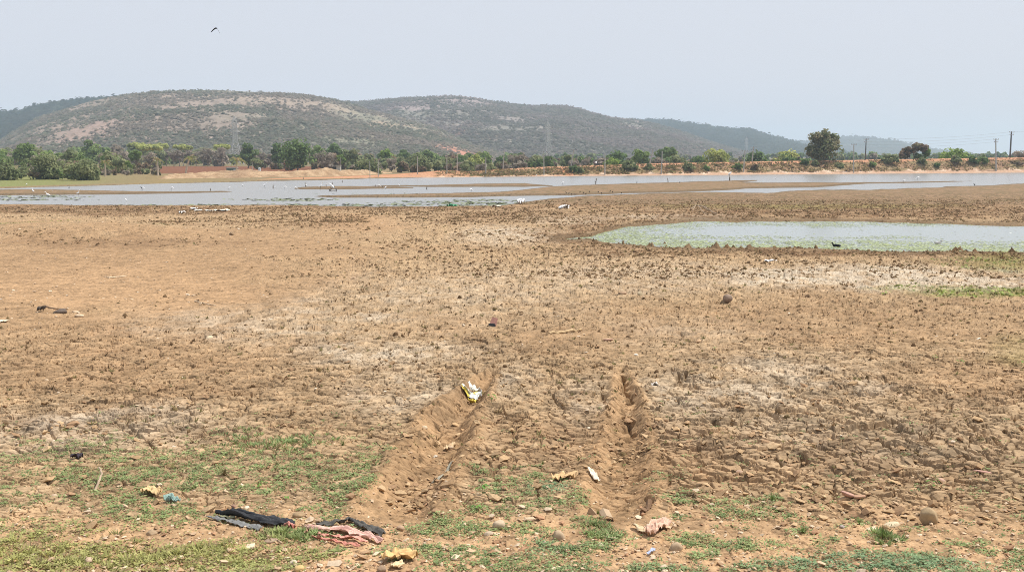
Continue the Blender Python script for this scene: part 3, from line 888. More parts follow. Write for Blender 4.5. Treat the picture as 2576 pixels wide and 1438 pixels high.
# --- shrubs on the embankment slope and along its foot
for u_, vt, wp, k, t_, lab in [
        (1461, 418, 20, 'olive', .45, 'small dull shrub on the slope near the red gully'),
        (1443, 413, 24, 'dark', .5, 'dark round shrub right under the strongly leaning pole'),
        (1584, 404, 44, 'olive', .6, 'broad dull shrub on the slope below the ragged green tree'),
        (1632, 411, 26, 'olive', .55, 'olive shrub at the foot of the leaning crossarm pole'),
        (1733, 410, 30, 'olive', .5, 'dull shrub on the slope below the dark hedge-like tree'),
        (1778, 415, 16, 'green', .5, 'tiny green shrub on the slope under the bright yellow-green tree'),
        (1855, 410, 26, 'green', .55, 'green shrub on the slope before the pair of crossarm poles'),
        (1900, 412, 20, 'brown', .5, 'brownish low shrub just past the pair of crossarm poles'),
        (2026, 401, 26, 'dark', .75, 'dark shrub leaning against the slope below the largest roadside tree'),
        (2051, 404, 22, 'olive', .7, 'olive shrub right in front of the largest roadside tree trunk'),
        (2114, 409, 24, 'olive', .55, 'low olive shrub beyond the largest roadside tree'),
        (2196, 400, 18, 'green', .6, 'narrow upright green shrub beside the tall crossarm pole'),
        (2240, 389, 44, 'olive', .75, 'spreading dull green shrub between the crossarm pole and the brown arching tree'),
        (2321, 396, 30, 'olive', .7, 'olive green shrub under the leafy side of the brown arching tree'),
        (2359, 410, 16, 'dark', .5, 'small dark shrub between the arching tree and the wide leafy tree'),
        (2404, 391, 36, 'olive', .75, 'dull shrub in front of the wide leafy green tree'),
        (2451, 391, 30, 'dark', .7, 'rounded dark shrub, first of the two tall ones before the last poles'),
        (2476, 388, 20, 'green', .7, 'upright green shrub, second of the two tall ones before the last poles'),
        (2562, 404, 38, 'brown', .6, 'brown scrubby bush at the end of the slope beside the frame edge')]:
    x_, y_, z_ = bund_at(u_, t_)
    T(u_, vt, y_, wp, k, lab, 'shrubs on the embankment slope', zb=z_ - .15, shape='bush', name='shrub', cat='shrub')


def woodland(specs, name, seed, leaf, dens=.30):
    """far wood that reads as one mass"""
    r = np.random.default_rng(seed); Vs = []; Qs = []; Cs = []; n0 = 0
    for (u0, u1, D0, D1, v0, v1, cnt, kinds) in specs:
        for i in range(cnt):
            u = r.uniform(u0, u1); D = r.uniform(D0, D1)
            x, y, zt = at_dist(u, r.uniform(v0, v1), D)
            z = float(base(y)); h = max(zt - z, 1.5); wpx = r.uniform(.6, 1.25) * h * FPX / D
            wd = wpx / FPX * D
            n = int(np.clip(wpx * h * FPX / D * dens, 50, 500))
            q, nr, col = crown_arrays(r, x, z + h * .5, wd * .5, h * .5, kinds[r.integers(len(kinds))], n)
            q[:, 1] += y
            V, Q = leaves(q, nr, leaf * D / 400 * r.uniform(.7, 1.3, len(q)), 1.15, r)
            Vs.append(V); Qs.append(Q + n0); Cs.append(col.repeat(4, 0)); n0 += len(V)
    o = link(name, mesh_np(name, np.vstack(Vs), np.vstack(Qs), np.vstack(Cs)), LEAF())
    return tag(o, kind='stuff')


woodland([(215, 400, 258, 300, 420, 438, 34, ['olive', 'brown', 'bare', 'olive']), (-800, 250, 214, 250, 402, 432, 80, ['olive', 'olive', 'green', 'brown']),
          (-800, 300, 240, 420, 372, 400, 150, ['dark', 'green', 'olive', 'olive', 'bare']),
          (-800, 660, 460, 640, 366, 382, 170, ['olive', 'bare', 'green', 'olive', 'bare', 'olive']),
          (280, 400, 300, 330, 402, 425, 16, ['bare', 'olive', 'brown']),
          (640, 1320, 380, 600, 382, 396, 110, ['olive', 'dark', 'green', 'bare', 'olive', 'brown']),
          (880, 1320, 285, 340, 402, 418, 50, ['olive', 'bare', 'olive', 'brown']),
          (640, 900, 345, 420, 398, 414, 26, ['bare', 'brown', 'olive']),
          (1260, 2020, 340, 560, 393, 403, 95, ['olive', 'green', 'bare', 'dark', 'brown'])], 'woodland', 77, .5)
woodland([(-300, 2900, 760, 1100, 382, 389, 190, ['olive', 'green', 'dark', 'bare']),
          (2030, 2900, 560, 1300, 381, 391, 100, ['olive', 'dark', 'bare', 'green'])], 'far_woodland', 78, .55, .35)


# --- dry grass on the embankment slope
def slope_grass():
    r = np.random.default_rng(5)
    V = []; Q = []; Cc = []; n = 0
    cs = [(.32, .24, .12), (.26, .21, .10), (.38, .28, .15), (.20, .19, .08), (.25, .17, .10)]
    for i in range(2600):
        u = r.uniform(1090, 2750); t = r.uniform(.3, .84)
        x, y, z = bund_at(u, t)
        k = 7; s = r.uniform(.18, .5)
        c = np.array([x, y, z]) + r.normal(size=(k, 3)) * np.array([s, s * .6, s * .25])
        v, q = leaves(c, r.normal(size=(k, 3)) + np.array([0, -.5, .8]), s * r.uniform(.5, 1, k), .6, r)
        V.append(v); Q.append(q + n); n += len(v); Cc.append(np.tile(np.array(cs[r.integers(5)]) * r.uniform(.8, 1.2), (len(v), 1)))
    tag(link('slope_grass', mesh_np('slope_grass', np.vstack(V), np.vstack(Q), np.vstack(Cc)), LEAF()), kind='stuff')


slope_grass()


# ================================================================== poles, pylons, wires
CONC = mat_plain('weathered_concrete', (.40, .375, .33), .9, 3, .2, .3, .02)
DARKWOOD = mat_plain('dark_pole', (.10, .095, .09), .9, 3, .3, .3, .02)
STEEL = mat_plain('galvanised_steel', (.44, .445, .44), .7, 2, .15, 0, .01, .4, .0)
CERAM = mat_plain('insulator', (.20, .12, .09), .4, 8, .2, 0)


def pole(ut, vt, ub, D, zb, label, arms=0, mat=None, wpx=3.6, group='poles along the embankment'):
    x, y, _ = at_dist(ub, 400, D); xt, _, zt = at_dist(ut, vt, D)
    h = zt - zb; dx = xt - x; rr = wpx / FPX * D * .4
    root = empty('utility_pole', (x, y, zb), label, 'utility pole', group)
    MB().tube([(0, 0, -.4), (dx, 0, h)], [rr * 1.15, rr * .8], 8).build('shaft', mat or CONC, root, tint=False)
    for k in range(arms):
        zz = h - .25 - .75 * k; cx = dx * zz / h; L = 1.5 - .35 * k
        MB().box((cx, -rr, zz), (L, .10, .12)).build('crossarm', STEEL, root, tint=False)
        for q in (-.45, 0.02, .45):
            MB().tube([(cx + q * L, -rr, zz + .05), (cx + q * L, -rr, zz + .2), (cx + q * L, -rr, zz + .26)], [.04, .08, .04], 6).build('insulator', CERAM, root, tint=False)
    return Vector((xt, y, zt))


P_ = {}
for key, ut, vt, ub, t_, arms, mt, w_, lab in [
        ('a', 930, 405, 930, .25, 0, None, 2.2, 'shorter thin pole of the pair standing before the olive thicket'),
        ('b', 951, 403, 951, .5, 0, None, 2.6, 'taller thin pole of the pair standing before the olive thicket'),
        ('c', 1050, 394, 1050, .6, 0, None, 2.8, 'thin upright pole just before the red earth mound'),
        ('d', 1124, 396, 1124, .5, 0, None, 2.8, 'thin upright pole below the red quarry scar, nearer the water'),
        ('e', 1150, 386, 1150, 1.3, 0, None, 2.8, 'pole behind the red earth mound, below the red quarry scar'),
        ('f', 1222, 396, 1222, .5, 0, None, 3.2, 'upright pole standing next to the pale yellow-green round tree'),
        ('g', 1268.5, 379, 1265, .95, 0, None, 3.2, 'slightly leaning pole before the wide brown leafless tree'),
        ('h', 1368, 381, 1368.5, .28, 1, None, 3.0, 'upright pole beside the second pylon, footed at the red gully'),
        ('i', 1444, 376, 1435, .75, 1, None, 4.2, 'strongly leaning pole between the second pylon and the motorbike rider'),
        ('j', 1522, 386, 1522, .22, 0, None, 3.4, 'upright pole right beside the motorbike rider'),
        ('k', 1643, 375, 1634, 1.0, 1, None, 3.6, 'leaning crossarm pole before the tall thin-trunked tree'),
        ('l', 1666, 380, 1664, .25, 0, None, 3.4, 'upright pole in front of the tall thin-trunked tree, footed at the shore'),
        ('m', 1874, 378, 1871, .35, 1, None, 3.6, 'nearer pole of the crossarm pair before the dark domed tree'),
        ('n', 1895.5, 369, 1892, 1.0, 2, None, 3.4, 'farther pole of the crossarm pair, with two arms'),
        ('o', 2148, 362, 2148.5, .2, 1, None, 3.6, 'pale pole on the shore beyond the largest roadside tree'),
        ('p', 2179, 349, 2177, 1.25, 2, DARKWOOD, 3.6, 'tall grey two-armed pole on the road before the spreading dull green shrub'),
        ('q', 2505, 349, 2507.5, .25, 2, None, 4.2, 'pale pole on the shore before the last dark pole'),
        ('r', 2544.5, 331, 2540.5, 1.25, 2, DARKWOOD, 5.0, 'tallest dark pole, last along the road')]:
    x_, y_, z_ = bund_at(ub, t_)
    P_[key] = pole(ut, vt, ub, y_, max(z_, -.1), lab, arms, mt, w_)
for (ut, vt, ub, D, lab) in [(634, 408, 634, 282, 'short pale post at the edge of the ploughed field'),
                             (677, 390, 677, 420, 'far pale pole behind the ploughed field'),
                             (857, 396, 857, 300, 'thin pale pole beside the small bright green tree')]:
    pole(ut, vt, ub, D, .1, lab, 0, None, 2.0, 'poles around the ploughed field')
x_, y_, z_ = bund_at(2760, 1.2)
P_['s'] = Vector((x_, y_ - 30, z_ + 9))


def wire(a, b, off, label):
    t = np.linspace(0, 1, 14)[:, None]
    A = np.array(a) + (0, 0, off); B = np.array(b) + (0, 0, off)
    P = A * (1 - t) + B * t; P[:, 2] -= (4 * t * (1 - t))[:, 0] * .012 * np.linalg.norm(B - A)
    o = MB().tube(P, .011, 4).build('power_line', DARKWOOD, tint=False)
    tag(o, label, 'power line', 'power lines along the embankment road')


wire(P_['p'], P_['r'], -.1, 'upper power line between the tall grey pole and the tallest dark pole')
wire(P_['p'], P_['r'], -.95, 'lower power line between the tall grey pole and the tallest dark pole')
wire(P_['o'], P_['q'], -.1, 'upper power line between the two pale poles on the shore')
wire(P_['o'], P_['q'], -.9, 'lower power line between the two pale poles on the shore')
wire(P_['r'], P_['s'], -.1, 'power line running on from the tallest dark pole out of the picture')


def pylon(u, vt, D, label, wfac=1.0, th=.16):
    x, y, zt = at_dist(u, vt, D); z = float(base(y)); H = zt - z
    root = empty('lattice_pylon', (x, y, z), label, 'pylon', 'lattice pylons of the power line', rz=.5)
    bw = H * .14 * wfac; ww = H * .042 * wfac; zw = H * .50; zt2 = H * .86

    def hw(zz):
        if zz < zw: return bw + (ww - bw) * zz / zw
        if zz < zt2: return ww
        return ww * max(0, 1 - (zz - zt2) / (H - zt2)) + .02
    lv = [0, H * .17, H * .30, H * .41, zw] + list(np.linspace(zw, zt2, 9)[1:]) + [H * .93, H]
    for sx in (-1, 1):
        for sy in (-1, 1):
            mb = MB()
            for a, b in zip(lv[:-1], lv[1:]):
                mb.bar((sx * hw(a), sy * hw(a), a), (sx * hw(b), sy * hw(b), b), th * (1.2 if a < zw else .9))
            mb.build('leg', STEEL, root, tint=False)
    br = MB()
    for a, b in zip(lv[:-1], lv[1:]):
        ha, hb = hw(a), hw(b)
        for q in range(4):
            c = [(-1, -1), (1, -1), (1, 1), (-1, 1)]
            p, n = c[q], c[(q + 1) % 4]
            br.bar((p[0] * ha, p[1] * ha, a), (n[0] * hb, n[1] * hb, b), th * .55)
            br.bar((n[0] * ha, n[1] * ha, a), (p[0] * hb, p[1] * hb, b), th * .55)
            br.bar((p[0] * hb, p[1] * hb, b), (n[0] * hb, n[1] * hb, b), th * .5)
    br.build('bracing', STEEL, root, tint=False)
    for zz, L in ((H * .81, H * .105), (H * .67, H * .115), (H * .535, H * .125)):
        mb = MB(); h_ = hw(zz)
        for s in (-1, 1):
            for q in (-1, 1):
                mb.bar((s * h_, q * h_, zz), (s * L, 0, zz), th * .8)
                mb.bar((s * h_, q * h_, zz + H * .045), (s * L, 0, zz), th * .6)
            mb.bar((s * L, 0, zz), (s * L, 0, zz - H * .03), th * .7)
        mb.bar((-L, 0, zz), (L, 0, zz), th * .6)
        mb.build('crossarm', STEEL, root, tint=False)


pylon(589, 291, 560, 'largest lattice pylon, rising behind the ploughed field', th=.22)
pylon(1378, 302, 760, 'second lattice pylon, above the embankment poles', th=.20)
pylon(1878, 342, 1700, 'faint far lattice pylon before the dark blue hill', th=.22)

# small hut and tank beside the palm
hx, hy, _ = at_dist(583, 400, 291)
hut = empty('field_hut', (hx, hy, .05), 'small green-walled shed at the foot of the bushy palm', 'shed')
MB().box((0, 0, .75), (2.6, 1.8, 1.5)).build('wall', mat_plain('green_sheet', (.13, .17, .14), .7, 3, .3), hut, tint=False)
MB().box((0, -.05, 1.56), (2.9, 2.1, .1)).build('roof', mat_plain('grey_sheet', (.32, .33, .33), .6, 3, .2), hut, tint=False)
MB().box((.9, -.93, .62), (.6, .06, 1.2)).build('door', mat_plain('pale_door', (.45, .46, .46), .7, 3, .2), hut, tint=False)
hx, hy, _ = at_dist(652, 400, 281)
o = MB().tube([(0, 0, -.1), (0, 0, .75), (0, 0, .8), (0, 0, .95)], [.38, .38, .2, .18], 12).build('water_drum', mat_plain('pale_drum', (.55, .57, .58), .6, 3, .15), loc=(hx, hy, .9), tint=False)
tag(o, 'pale grey drum on the sand bank near the field post', 'drum')
hx, hy, _ = at_dist(846, 400, 277)
blk = empty('pump_house', (hx, hy, .9), 'small concrete pump house with a dark opening in the sand heaps', 'pump house')
MB().box((.55, 0, .7), (.9, 1.6, 1.4)).build('wall', CONC, blk, tint=False)
MB().box((-.5, -.2, .55), (1.1, 1.2, 1.1)).build('opening', mat_plain('dark_opening', (.03, .03, .03), .9, 3, .2), blk, tint=False)
MB().box((.05, -.05, 1.45), (2.2, 1.9, .12)).build('roof', CONC, blk, tint=False)


# ================================================================== ground detail: clods, dry tufts, pebbles, green mats
def scatter_px(n, u0, u1, v0, v1, r, power=1.0):
    u = r.uniform(u0, u1, n); v = v0 + (v1 - v0) * r.uniform(0, 1, n) ** power
    x, y = world(u, v)
    return u, v, x, y


CLUMPS = [(250, 527, 620, 12, 1), (1000, 524, 460, 9, .9), (800, 556, 190, 22, .9), (560, 562, 200, 14, .6), (2100, 522, 760, 30, 1), (1250, 545, 260, 25, .9), (1450, 580, 170, 40, .9), (1250, 610, 260, 40, .5),
          (2200, 634, 760, 14, 1), (1600, 630, 260, 18, .9), (1700, 690, 760, 75, .65), (2300, 670, 420, 30, .5), (300, 608, 260, 10, .6), (1150, 660, 300, 60, .35), (1300, 760, 520, 80, .45), (2050, 770, 640, 80, .45),
          (1288, 880, 1500, 140, .24), (2150, 1050, 600, 120, .12), (1250, 950, 300, 60, .2), (100, 1080, 150, 30, .25), (480, 1100, 140, 30, .25), (500, 780, 300, 60, .2)]


def clumps():
    """dried weed stubs and crumbled lumps standing on the mud"""
    r = np.random.default_rng(31)
    parts = []
    for n, v0, v1 in ((60000, 502, 560), (46000, 556, 700), (30000, 690, 1180)):
        u, v, x, y = scatter_px(n, -260, 2840, v0, v1, r)
        d = blob(u, v, CLUMPS, (fbm(x / 2.5, y / 4, 3, 77) - .5) * 2.2, .6) * (.25 + 1.3 * sstep(.38, .62, fbm(x * .9, y * .55, 3, 78)))
        pt_ = interp(u, POND_T); pb_ = interp(u, POND_B)
        wet = (u > 1400) & (v > pt_ - 1) & (v < pb_ - 4)
        wl = v < interp(u, V_NEAR) + 3
        k = (r.uniform(size=n) < d * (.62 if v1 < 600 else .5 if v1 < 800 else .33)) & ~wet & ~wl
        parts.append((x[k], y[k]))
    x = np.concatenate([p[0] for p in parts]); y = np.concatenate([p[1] for p in parts])
    n = len(x); z = h_at(x, y)
    s = np.clip(r.lognormal(0, .5, n), .3, 1.9) * np.clip(.014 + y * .00066, .022, .058)
    h = s * r.uniform(.35, 1.25, n)
    V = []; Tn = []
    K = 5
    th = r.uniform(0, 6.28, (n, 1)) + np.arange(K)[None] * (6.283 / K) + r.normal(0, .3, (n, K))
    rad = s[:, None] * r.uniform(.5, 1.2, (n, K))
    bx = x[:, None] + np.cos(th) * rad * 1.5; by = y[:, None] + np.sin(th) * rad
    bz = np.repeat((z - .02)[:, None], K, 1)
    mx = x[:, None] + np.cos(th + .3) * rad * .8; my = y[:, None] + np.sin(th + .3) * rad * .6
    mz = z[:, None] + h[:, None] * r.uniform(.3, .8, (n, K))
    top = np.stack([x + r.normal(0, .3, n) * s, y + r.normal(0, .3, n) * s, z + h], 1)[:, None]
    V = np.concatenate([np.stack([bx, by, bz], 2), np.stack([mx, my, mz], 2), top], 1)     # n, 11, 3
    f = []
    for j in range(K):
        q = (j + 1) % K
        f += [(j, q, K + j), (q, K + q, K + j), (K + j, K + q, 2 * K)]
    F = (np.arange(n)[:, None, None] * (2 * K + 1) + np.array(f)[None]).reshape(-1, 3)
    cs = np.array([(.20, .13, .07), (.24, .155, .085), (.165, .105, .058), (.27, .18, .105), (.18, .13, .065)])
    col = cs[r.integers(0, 5, n)] * r.uniform(.75, 1.2, (n, 1))
    tag(link('dry_stubs', mesh_np('dry_stubs', V.reshape(-1, 3), F, col.repeat(2 * K + 1, 0)), mat_attr('stub_earth', rough=1, fine=60, amp=.35, bump=.6, bdist=.01, spec=.03)), kind='stuff')


clumps()


def tufts():
    """wiry dead grass on the cracked mud"""
    r = np.random.default_rng(41)
    u, v, x, y = scatter_px(9000, -200, 2780, 560, 1180, r)
    d = blob(u, v, CLUMPS + [(1288, 800, 1700, 300, .22)], (fbm(x / 2, y / 3, 3, 79) - .5) * 1.3, .6)
    sm = blob(u, v, SMOOTH, 0)
    pw = (u > 1400) & (v > interp(u, POND_T)) & (v < interp(u, POND_B))
    k = (r.uniform(size=len(u)) < d * (1 - sm)) & ~pw
    x, y = x[k], y[k]; z = h_at(x, y); n = len(x); K = 9
    c = np.stack([x, y, z], 1).repeat(K, 0)
    sc = (r.uniform(.03, .10, n) * np.clip(.6 + y / 60, .7, 1.4)).repeat(K)
    a = r.uniform(0, 6.28, n * K); sp = r.uniform(.1, 1.0, n * K)
    b0 = c + np.stack([np.cos(a), np.sin(a), 0 * a], 1) * (sc * .45)[:, None] * r.uniform(.2, 1, n * K)[:, None]
    dr = np.stack([np.cos(a) * sp, np.sin(a) * sp, r.uniform(.15, 1, n * K)], 1) * sc[:, None]
    sd = np.stack([-np.sin(a), np.cos(a), 0 * a], 1) * (.006 + .0004 * y.repeat(K))[:, None]
    V = np.stack([b0 - sd, b0 + sd, b0 + dr], 1).reshape(-1, 3)
    cs = np.array([(.21, .13, .065), (.25, .17, .09), (.16, .10, .05), (.24, .21, .09)])
    col = (cs[r.integers(0, 4, n)] * r.uniform(.8, 1.2, (n, 1))).repeat(K * 3, 0)
    tag(link('dry_grass', mesh_np('dry_grass', V, np.arange(len(V)).reshape(-1, 3), col), LEAF()), kind='stuff')


tufts()


def chips(name, x, y, s, flat, cols, r, mat):
    """angular little stones or clods: jittered octahedra"""
    n = len(x); z = h_at(x, y)
    base_v = np.array([(1, 0, 0), (0, 1, 0), (-1, 0, 0), (0, -1, 0), (.7, .7, .6), (-.7, .7, .6), (-.7, -.7, .6), (.7, -.7, .6), (0, 0, 1), (0, 0, -.5)], float)
    f = [(0, 1, 4), (1, 2, 5), (2, 3, 6), (3, 0, 7), (0, 4, 7), (1, 5, 4), (2, 6, 5), (3, 7, 6), (8, 4, 5), (8, 5, 6), (8, 6, 7), (8, 7, 4), (9, 1, 0), (9, 2, 1), (9, 3, 2), (9, 0, 3)]
    V = base_v[None] * r.uniform(.65, 1.25, (n, 10, 1)) + r.normal(0, .12, (n, 10, 3))
    V[:, :, 0] *= r.uniform(.8, 1.5, (n, 1)); V[:, :, 2] *= flat * r.uniform(.6, 1.3, (n, 1))
    a = r.uniform(0, 6.28, n); ca, sa = np.cos(a)[:, None], np.sin(a)[:, None]
    X = V[:, :, 0] * ca - V[:, :, 1] * sa; Y = V[:, :, 0] * sa + V[:, :, 1] * ca
    tlt = r.normal(0, .25, (n, 1)); Z = V[:, :, 2] + X * tlt
    P = np.stack([X, Y, Z], 2) * s[:, None, None] + np.stack([x, y, z + s * flat * .35], 1)[:, None]
    F = (np.arange(n)[:, None, None] * 10 + np.array(f)[None]).reshape(-1, 3)
    cc = np.array(cols); col = (cc[r.integers(0, len(cc), n)] * r.uniform(.8, 1.2, (n, 1))).repeat(10, 0)
    return tag(link(name, mesh_np(name, P.reshape(-1, 3), F, col), mat), kind='stuff')


def stones_small():
    r = np.random.default_rng(51)
    m = mat_attr('pebble', rough=.9, fine=50, amp=.2, bump=.4, bdist=.004, spec=.12)
    u, v, x, y = scatter_px(32000, -500, 3080, 1150, 1700, r)
    dn = np.clip((v - 1150) / 230, 0, 1) * (.25 + .9 * fbm(x * 1.2, y * 1.2, 3, 91))
    dn = np.maximum(dn, blob(u, v, [(640, 1340, 260, 40, 1), (1300, 1380, 500, 50, .9), (850, 1320, 200, 20, .8)], 0, .5))
    k = r.uniform(size=len(u)) < dn
    s = r.lognormal(math.log(.0085), .5, k.sum())
    chips('gravel', x[k], y[k], np.clip(s, .004, .045), .7, [(.46, .32, .20), (.52, .38, .25), (.40, .26, .15), (.56, .44, .31), (.36, .21, .12)], r, m)
    # pale specks on the smooth flat and scattered bits
    u, v, x, y = scatter_px(5200, -200, 2780, 560, 1150, r)
    d = blob(u, v, SMOOTH + [(950, 797, 85, 14, 3), (1440, 850, 170, 16, 2.4), (40, 735, 160, 30, 2)], 0, .5) * .5 + .06
    k = r.uniform(size=len(u)) < d
    s = r.lognormal(0, .4, k.sum()) * (.007 + .00055 * y[k])
    chips('pale_pebbles', x[k], y[k], np.clip(s, .008, .12), .5, [(.54, .41, .28), (.58, .47, .35), (.46, .33, .22), (.62, .54, .43)], r, m)
    # crumbled clods of mud
    u, v, x, y = scatter_px(22000, -250, 2830, 820, 1330, r)
    rg = blob(u, v, ROUGH + [(1550, 1190, 200, 60, .8), (1050, 1130, 140, 80, .9), (1040, 1220, 110, 60, 1.6), (1562, 1150, 80, 130, 1.6), (2300, 1260, 420, 60, .8)], (fbm(x, y, 3, 93) - .5), .6)
    k = r.uniform(size=len(u)) < rg * sstep(.4, .68, fbm(x * 1.1, y * 1.1, 3, 94)) * .5 + .02
    s = r.lognormal(math.log(.019), .5, k.sum())
    chips('mud_clods', x[k], y[k], np.clip(s, .008, .06), .7, [(.40, .27, .15), (.44, .31, .18), (.35, .23, .13), (.30, .19, .11)], r,
          mat_attr('clod_earth', rough=1, fine=45, amp=.25, bump=.5, bdist=.006, spec=.05))


stones_small()

COVER = [(700, 1118, 130, 26, .45), (450, 1150, 330, 34, .75), (750, 1170, 140, 38, .95), (855, 1212, 75, 32, .95), (560, 1200, 260, 40, .75), (200, 1195, 240, 30, .65), (850, 1262, 60, 34, .9), (380, 1288, 125, 16, .8),
         (640, 1225, 100, 18, .6), (120, 1325, 240, 26, .55), (150, 1405, 440, 46, .95), (420, 1405, 280, 40, .85), (650, 1385, 130, 25, .4), (720, 1345, 85, 14, .8), (800, 1390, 55, 18, .7), (560, 1425, 210, 25, .7),
         (90, 1150, 180, 20, .6), (30, 1250, 120, 26, .45), (300, 1250, 150, 18, .6), (1195, 1190, 45, 10, .8), (1300, 1205, 60, 16, .55), (1300, 1240, 95, 26, .75), (1390, 1223, 55, 13, .95), (1370, 1262, 95, 18, .7),
         (1240, 1275, 65, 15, .6), (1455, 1265, 42, 14, .6), (1110, 1300, 45, 15, .6), (1165, 1330, 65, 14, .65), (1330, 1330, 65, 12, .65), (1492, 1310, 45, 13, .9), (1512, 1336, 36, 15, .9), (1450, 1372, 75, 14, .75),
         (1360, 1372, 45, 18, .65), (1240, 1402, 150, 22, .55), (1050, 1392, 85, 20, .5), (1330, 1428, 170, 22, .5), (1460, 1425, 65, 15, .7), (1040, 1335, 60, 12, .6), (1715, 1250, 42, 12, .85), (1850, 1262, 65, 11, .65),
         (1882, 1286, 85, 14, .75), (1932, 1292, 60, 10, .6), (1700, 1292, 30, 8, .5), (1750, 1360, 45, 10, .75), (1745, 1397, 52, 9, .75), (1640, 1418, 65, 10, .75), (1760, 1432, 90, 14, .85), (1900, 1367, 75, 15, .75),
         (2230, 1344, 42, 16, .95), (2090, 1352, 42, 8, .7), (2020, 1322, 25, 10, .9), (2160, 1300, 26, 6, .9), (1942, 1246, 15, 12, .9), (2430, 1362, 70, 10, .95), (2500, 1384, 80, 12, .95), (2560, 1398, 50, 12, .9),
         (2200, 1412, 250, 22, .8), (2000, 1418, 150, 18, .75), (2390, 1424, 160, 14, .5), (2350, 1435, 220, 10, .6), (1600, 1245, 20, 5, .4), (2480, 740, 1, 1, 0), (1270, 1170, 60, 7, .35), (1680, 1200, 80, 8, .3)]
BLUISH = [(1390, 1223, 60, 14, 1), (2200, 1415, 300, 26, .9), (900, 1345, 60, 20, .8), (1330, 1375, 120, 25, .5), (2000, 1418, 160, 20, .6), (430, 1262, 40, 10, .6), (1600, 1430, 200, 20, .4)]
YELLOW = [(180, 1395, 460, 60, 1), (500, 1410, 250, 35, .8), (700, 1400, 160, 25, .7), (80, 1320, 200, 25, .5)]


def green_mats():
    r = np.random.default_rng(61)
    n = 60000
    u, v, x, y = scatter_px(n, -400, 2980, 1010, 1560, r)
    wob = (fbm(x * 2.6, y * 2.6, 4, 95) - .5) * 2.4
    d = blob(u, v, COVER, wob, .6) * .9
    d = np.maximum(d, .012 + .02 * (v > 1060))
    d *= (.35 + .65 * sstep(.3, .5, fbm(x * 6, y * 6, 3, 96)))
    for Tt in (TRK_L, TRK_R):
        dd, dp = track(u, v, Tt); d = np.where((np.abs(dd) < 1.1) & (dp > .05), d * .05, d)
    k = r.uniform(size=n) < d
    u, v, x, y = u[k], v[k], x[k], y[k]; n = len(x); z = h_at(x, y)
    bl = blob(u, v, BLUISH, 0, .5); ye = blob(u, v, YELLOW, (fbm(x, y, 3, 98) - .5), .5)
    grassy = ((blob(u, v, [(700, 1110, 150, 26, 1), (2230, 1340, 45, 20, 1), (720, 1345, 85, 16, .7), (1500, 1330, 45, 22, .6), (300, 1390, 500, 40, .15)], 0, .4) > r.uniform(size=n)) * 1.0)
    K = 15
    rad = r.uniform(.028, .075, n)
    a = r.uniform(0, 6.28, (n, K)); q = r.uniform(.1, 1, (n, K)) ** .6
    cx = x[:, None] + np.cos(a) * q * rad[:, None]; cy = y[:, None] + np.sin(a) * q * rad[:, None]
    cz = z[:, None] + r.uniform(.003, .028, (n, K)) * (1 - .5 * q)
    L = r.uniform(.010, .021, (n, K)) * (1 + 1.2 * grassy[:, None]); W = L * np.where(grassy[:, None] > 0, .18, r.uniform(.3, .5, (n, K)))
    up = np.where(grassy[:, None] > 0, r.uniform(.5, 1.6, (n, K)), r.uniform(-.1, .5, (n, K)))
    d1 = np.stack([np.cos(a), np.sin(a), up], 2); d1 /= np.linalg.norm(d1, axis=2)[:, :, None]
    b = a + 1.57 + r.normal(0, .4, (n, K)); d2 = np.stack([np.cos(b), np.sin(b), r.normal(0, .35, (n, K))], 2)
    c = np.stack([cx, cy, cz], 2)
    V = np.stack([c - d1 * L[..., None] * .4, c + d2 * W[..., None], c + d1 * L[..., None] * 1.1, c - d2 * W[..., None]], 2).reshape(-1, 3)
    g = np.array([(.235, .30, .11), (.285, .345, .14), (.195, .26, .10)])[r.integers(0, 3, n)]
    g = g * (1 - bl[:, None]) + np.array((.22, .32, .165)) * bl[:, None]
    g = g * (1 - .8 * ye[:, None]) + np.array((.40, .375, .13)) * .8 * ye[:, None]
    g = g * r.uniform(.75, 1.25, (n, 1))
    dryp = r.uniform(size=n) < .14
    g[dryp] = np.array((.32, .25, .13)) * r.uniform(.8, 1.1, (dryp.sum(), 1))
    col = np.repeat(g[:, None], K, 1) * r.uniform(.8, 1.2, (n, K, 1))
    col = col.reshape(-1, 3).repeat(4, 0)
    tag(link('ground_cover', mesh_np('ground_cover', V, np.arange(len(V)).reshape(-1, 4), col), mat_attr('mat_leaf', rough=.7, transl=.25, spec=.3)), kind='stuff')
    print('mats', n)


green_mats()


def moss_cover():
    """low green growth far out: by the pond, on the mound and along the lake edge"""
    r = np.random.default_rng(65)
    n = 16000
    u, v, x, y = scatter_px(n, -200, 2780, 500, 760, r)
    d = blob(u, v, [(2480, 736, 160, 10, 1), (2330, 724, 110, 7, .5), (2560, 660, 190, 18, .5), (60, 569, 100, 5, .9), (170, 570, 60, 4, .8), (250, 565, 120, 4, .35), (405, 568, 22, 3, 1), (2000, 517, 340, 9, .55), (2300, 512, 300, 8, .4)],
             (fbm(x / 1.5, y / 3, 3, 99) - .5) * 1.6, .5)
    k = r.uniform(size=n) < d
    x, y = x[k], y[k]; z = h_at(x, y); n = len(x); K = 5
    c = np.stack([x, y, z + .03], 1).repeat(K, 0) + r.normal(size=(n * K, 3)) * np.array([.1, .12, .02])
    V, Q = leaves(c, r.normal(size=(n * K, 3)) * .35 + np.array([0, 0, .9]), r.uniform(.025, .06, n * K), 1.3, r)
    g = np.array([(.27, .30, .085), (.31, .38, .09), (.22, .23, .08)])[r.integers(0, 3, n)]
    far = (y > 75)[:, None]
    g = np.where(far, np.array((.17, .145, .06)), g)
    tag(link('low_growth', mesh_np('low_growth', V, Q, (g * r.uniform(.7, 1.2, (n, 1))).repeat(K * 4, 0)), mat_attr('mat_leaf')), kind='stuff')


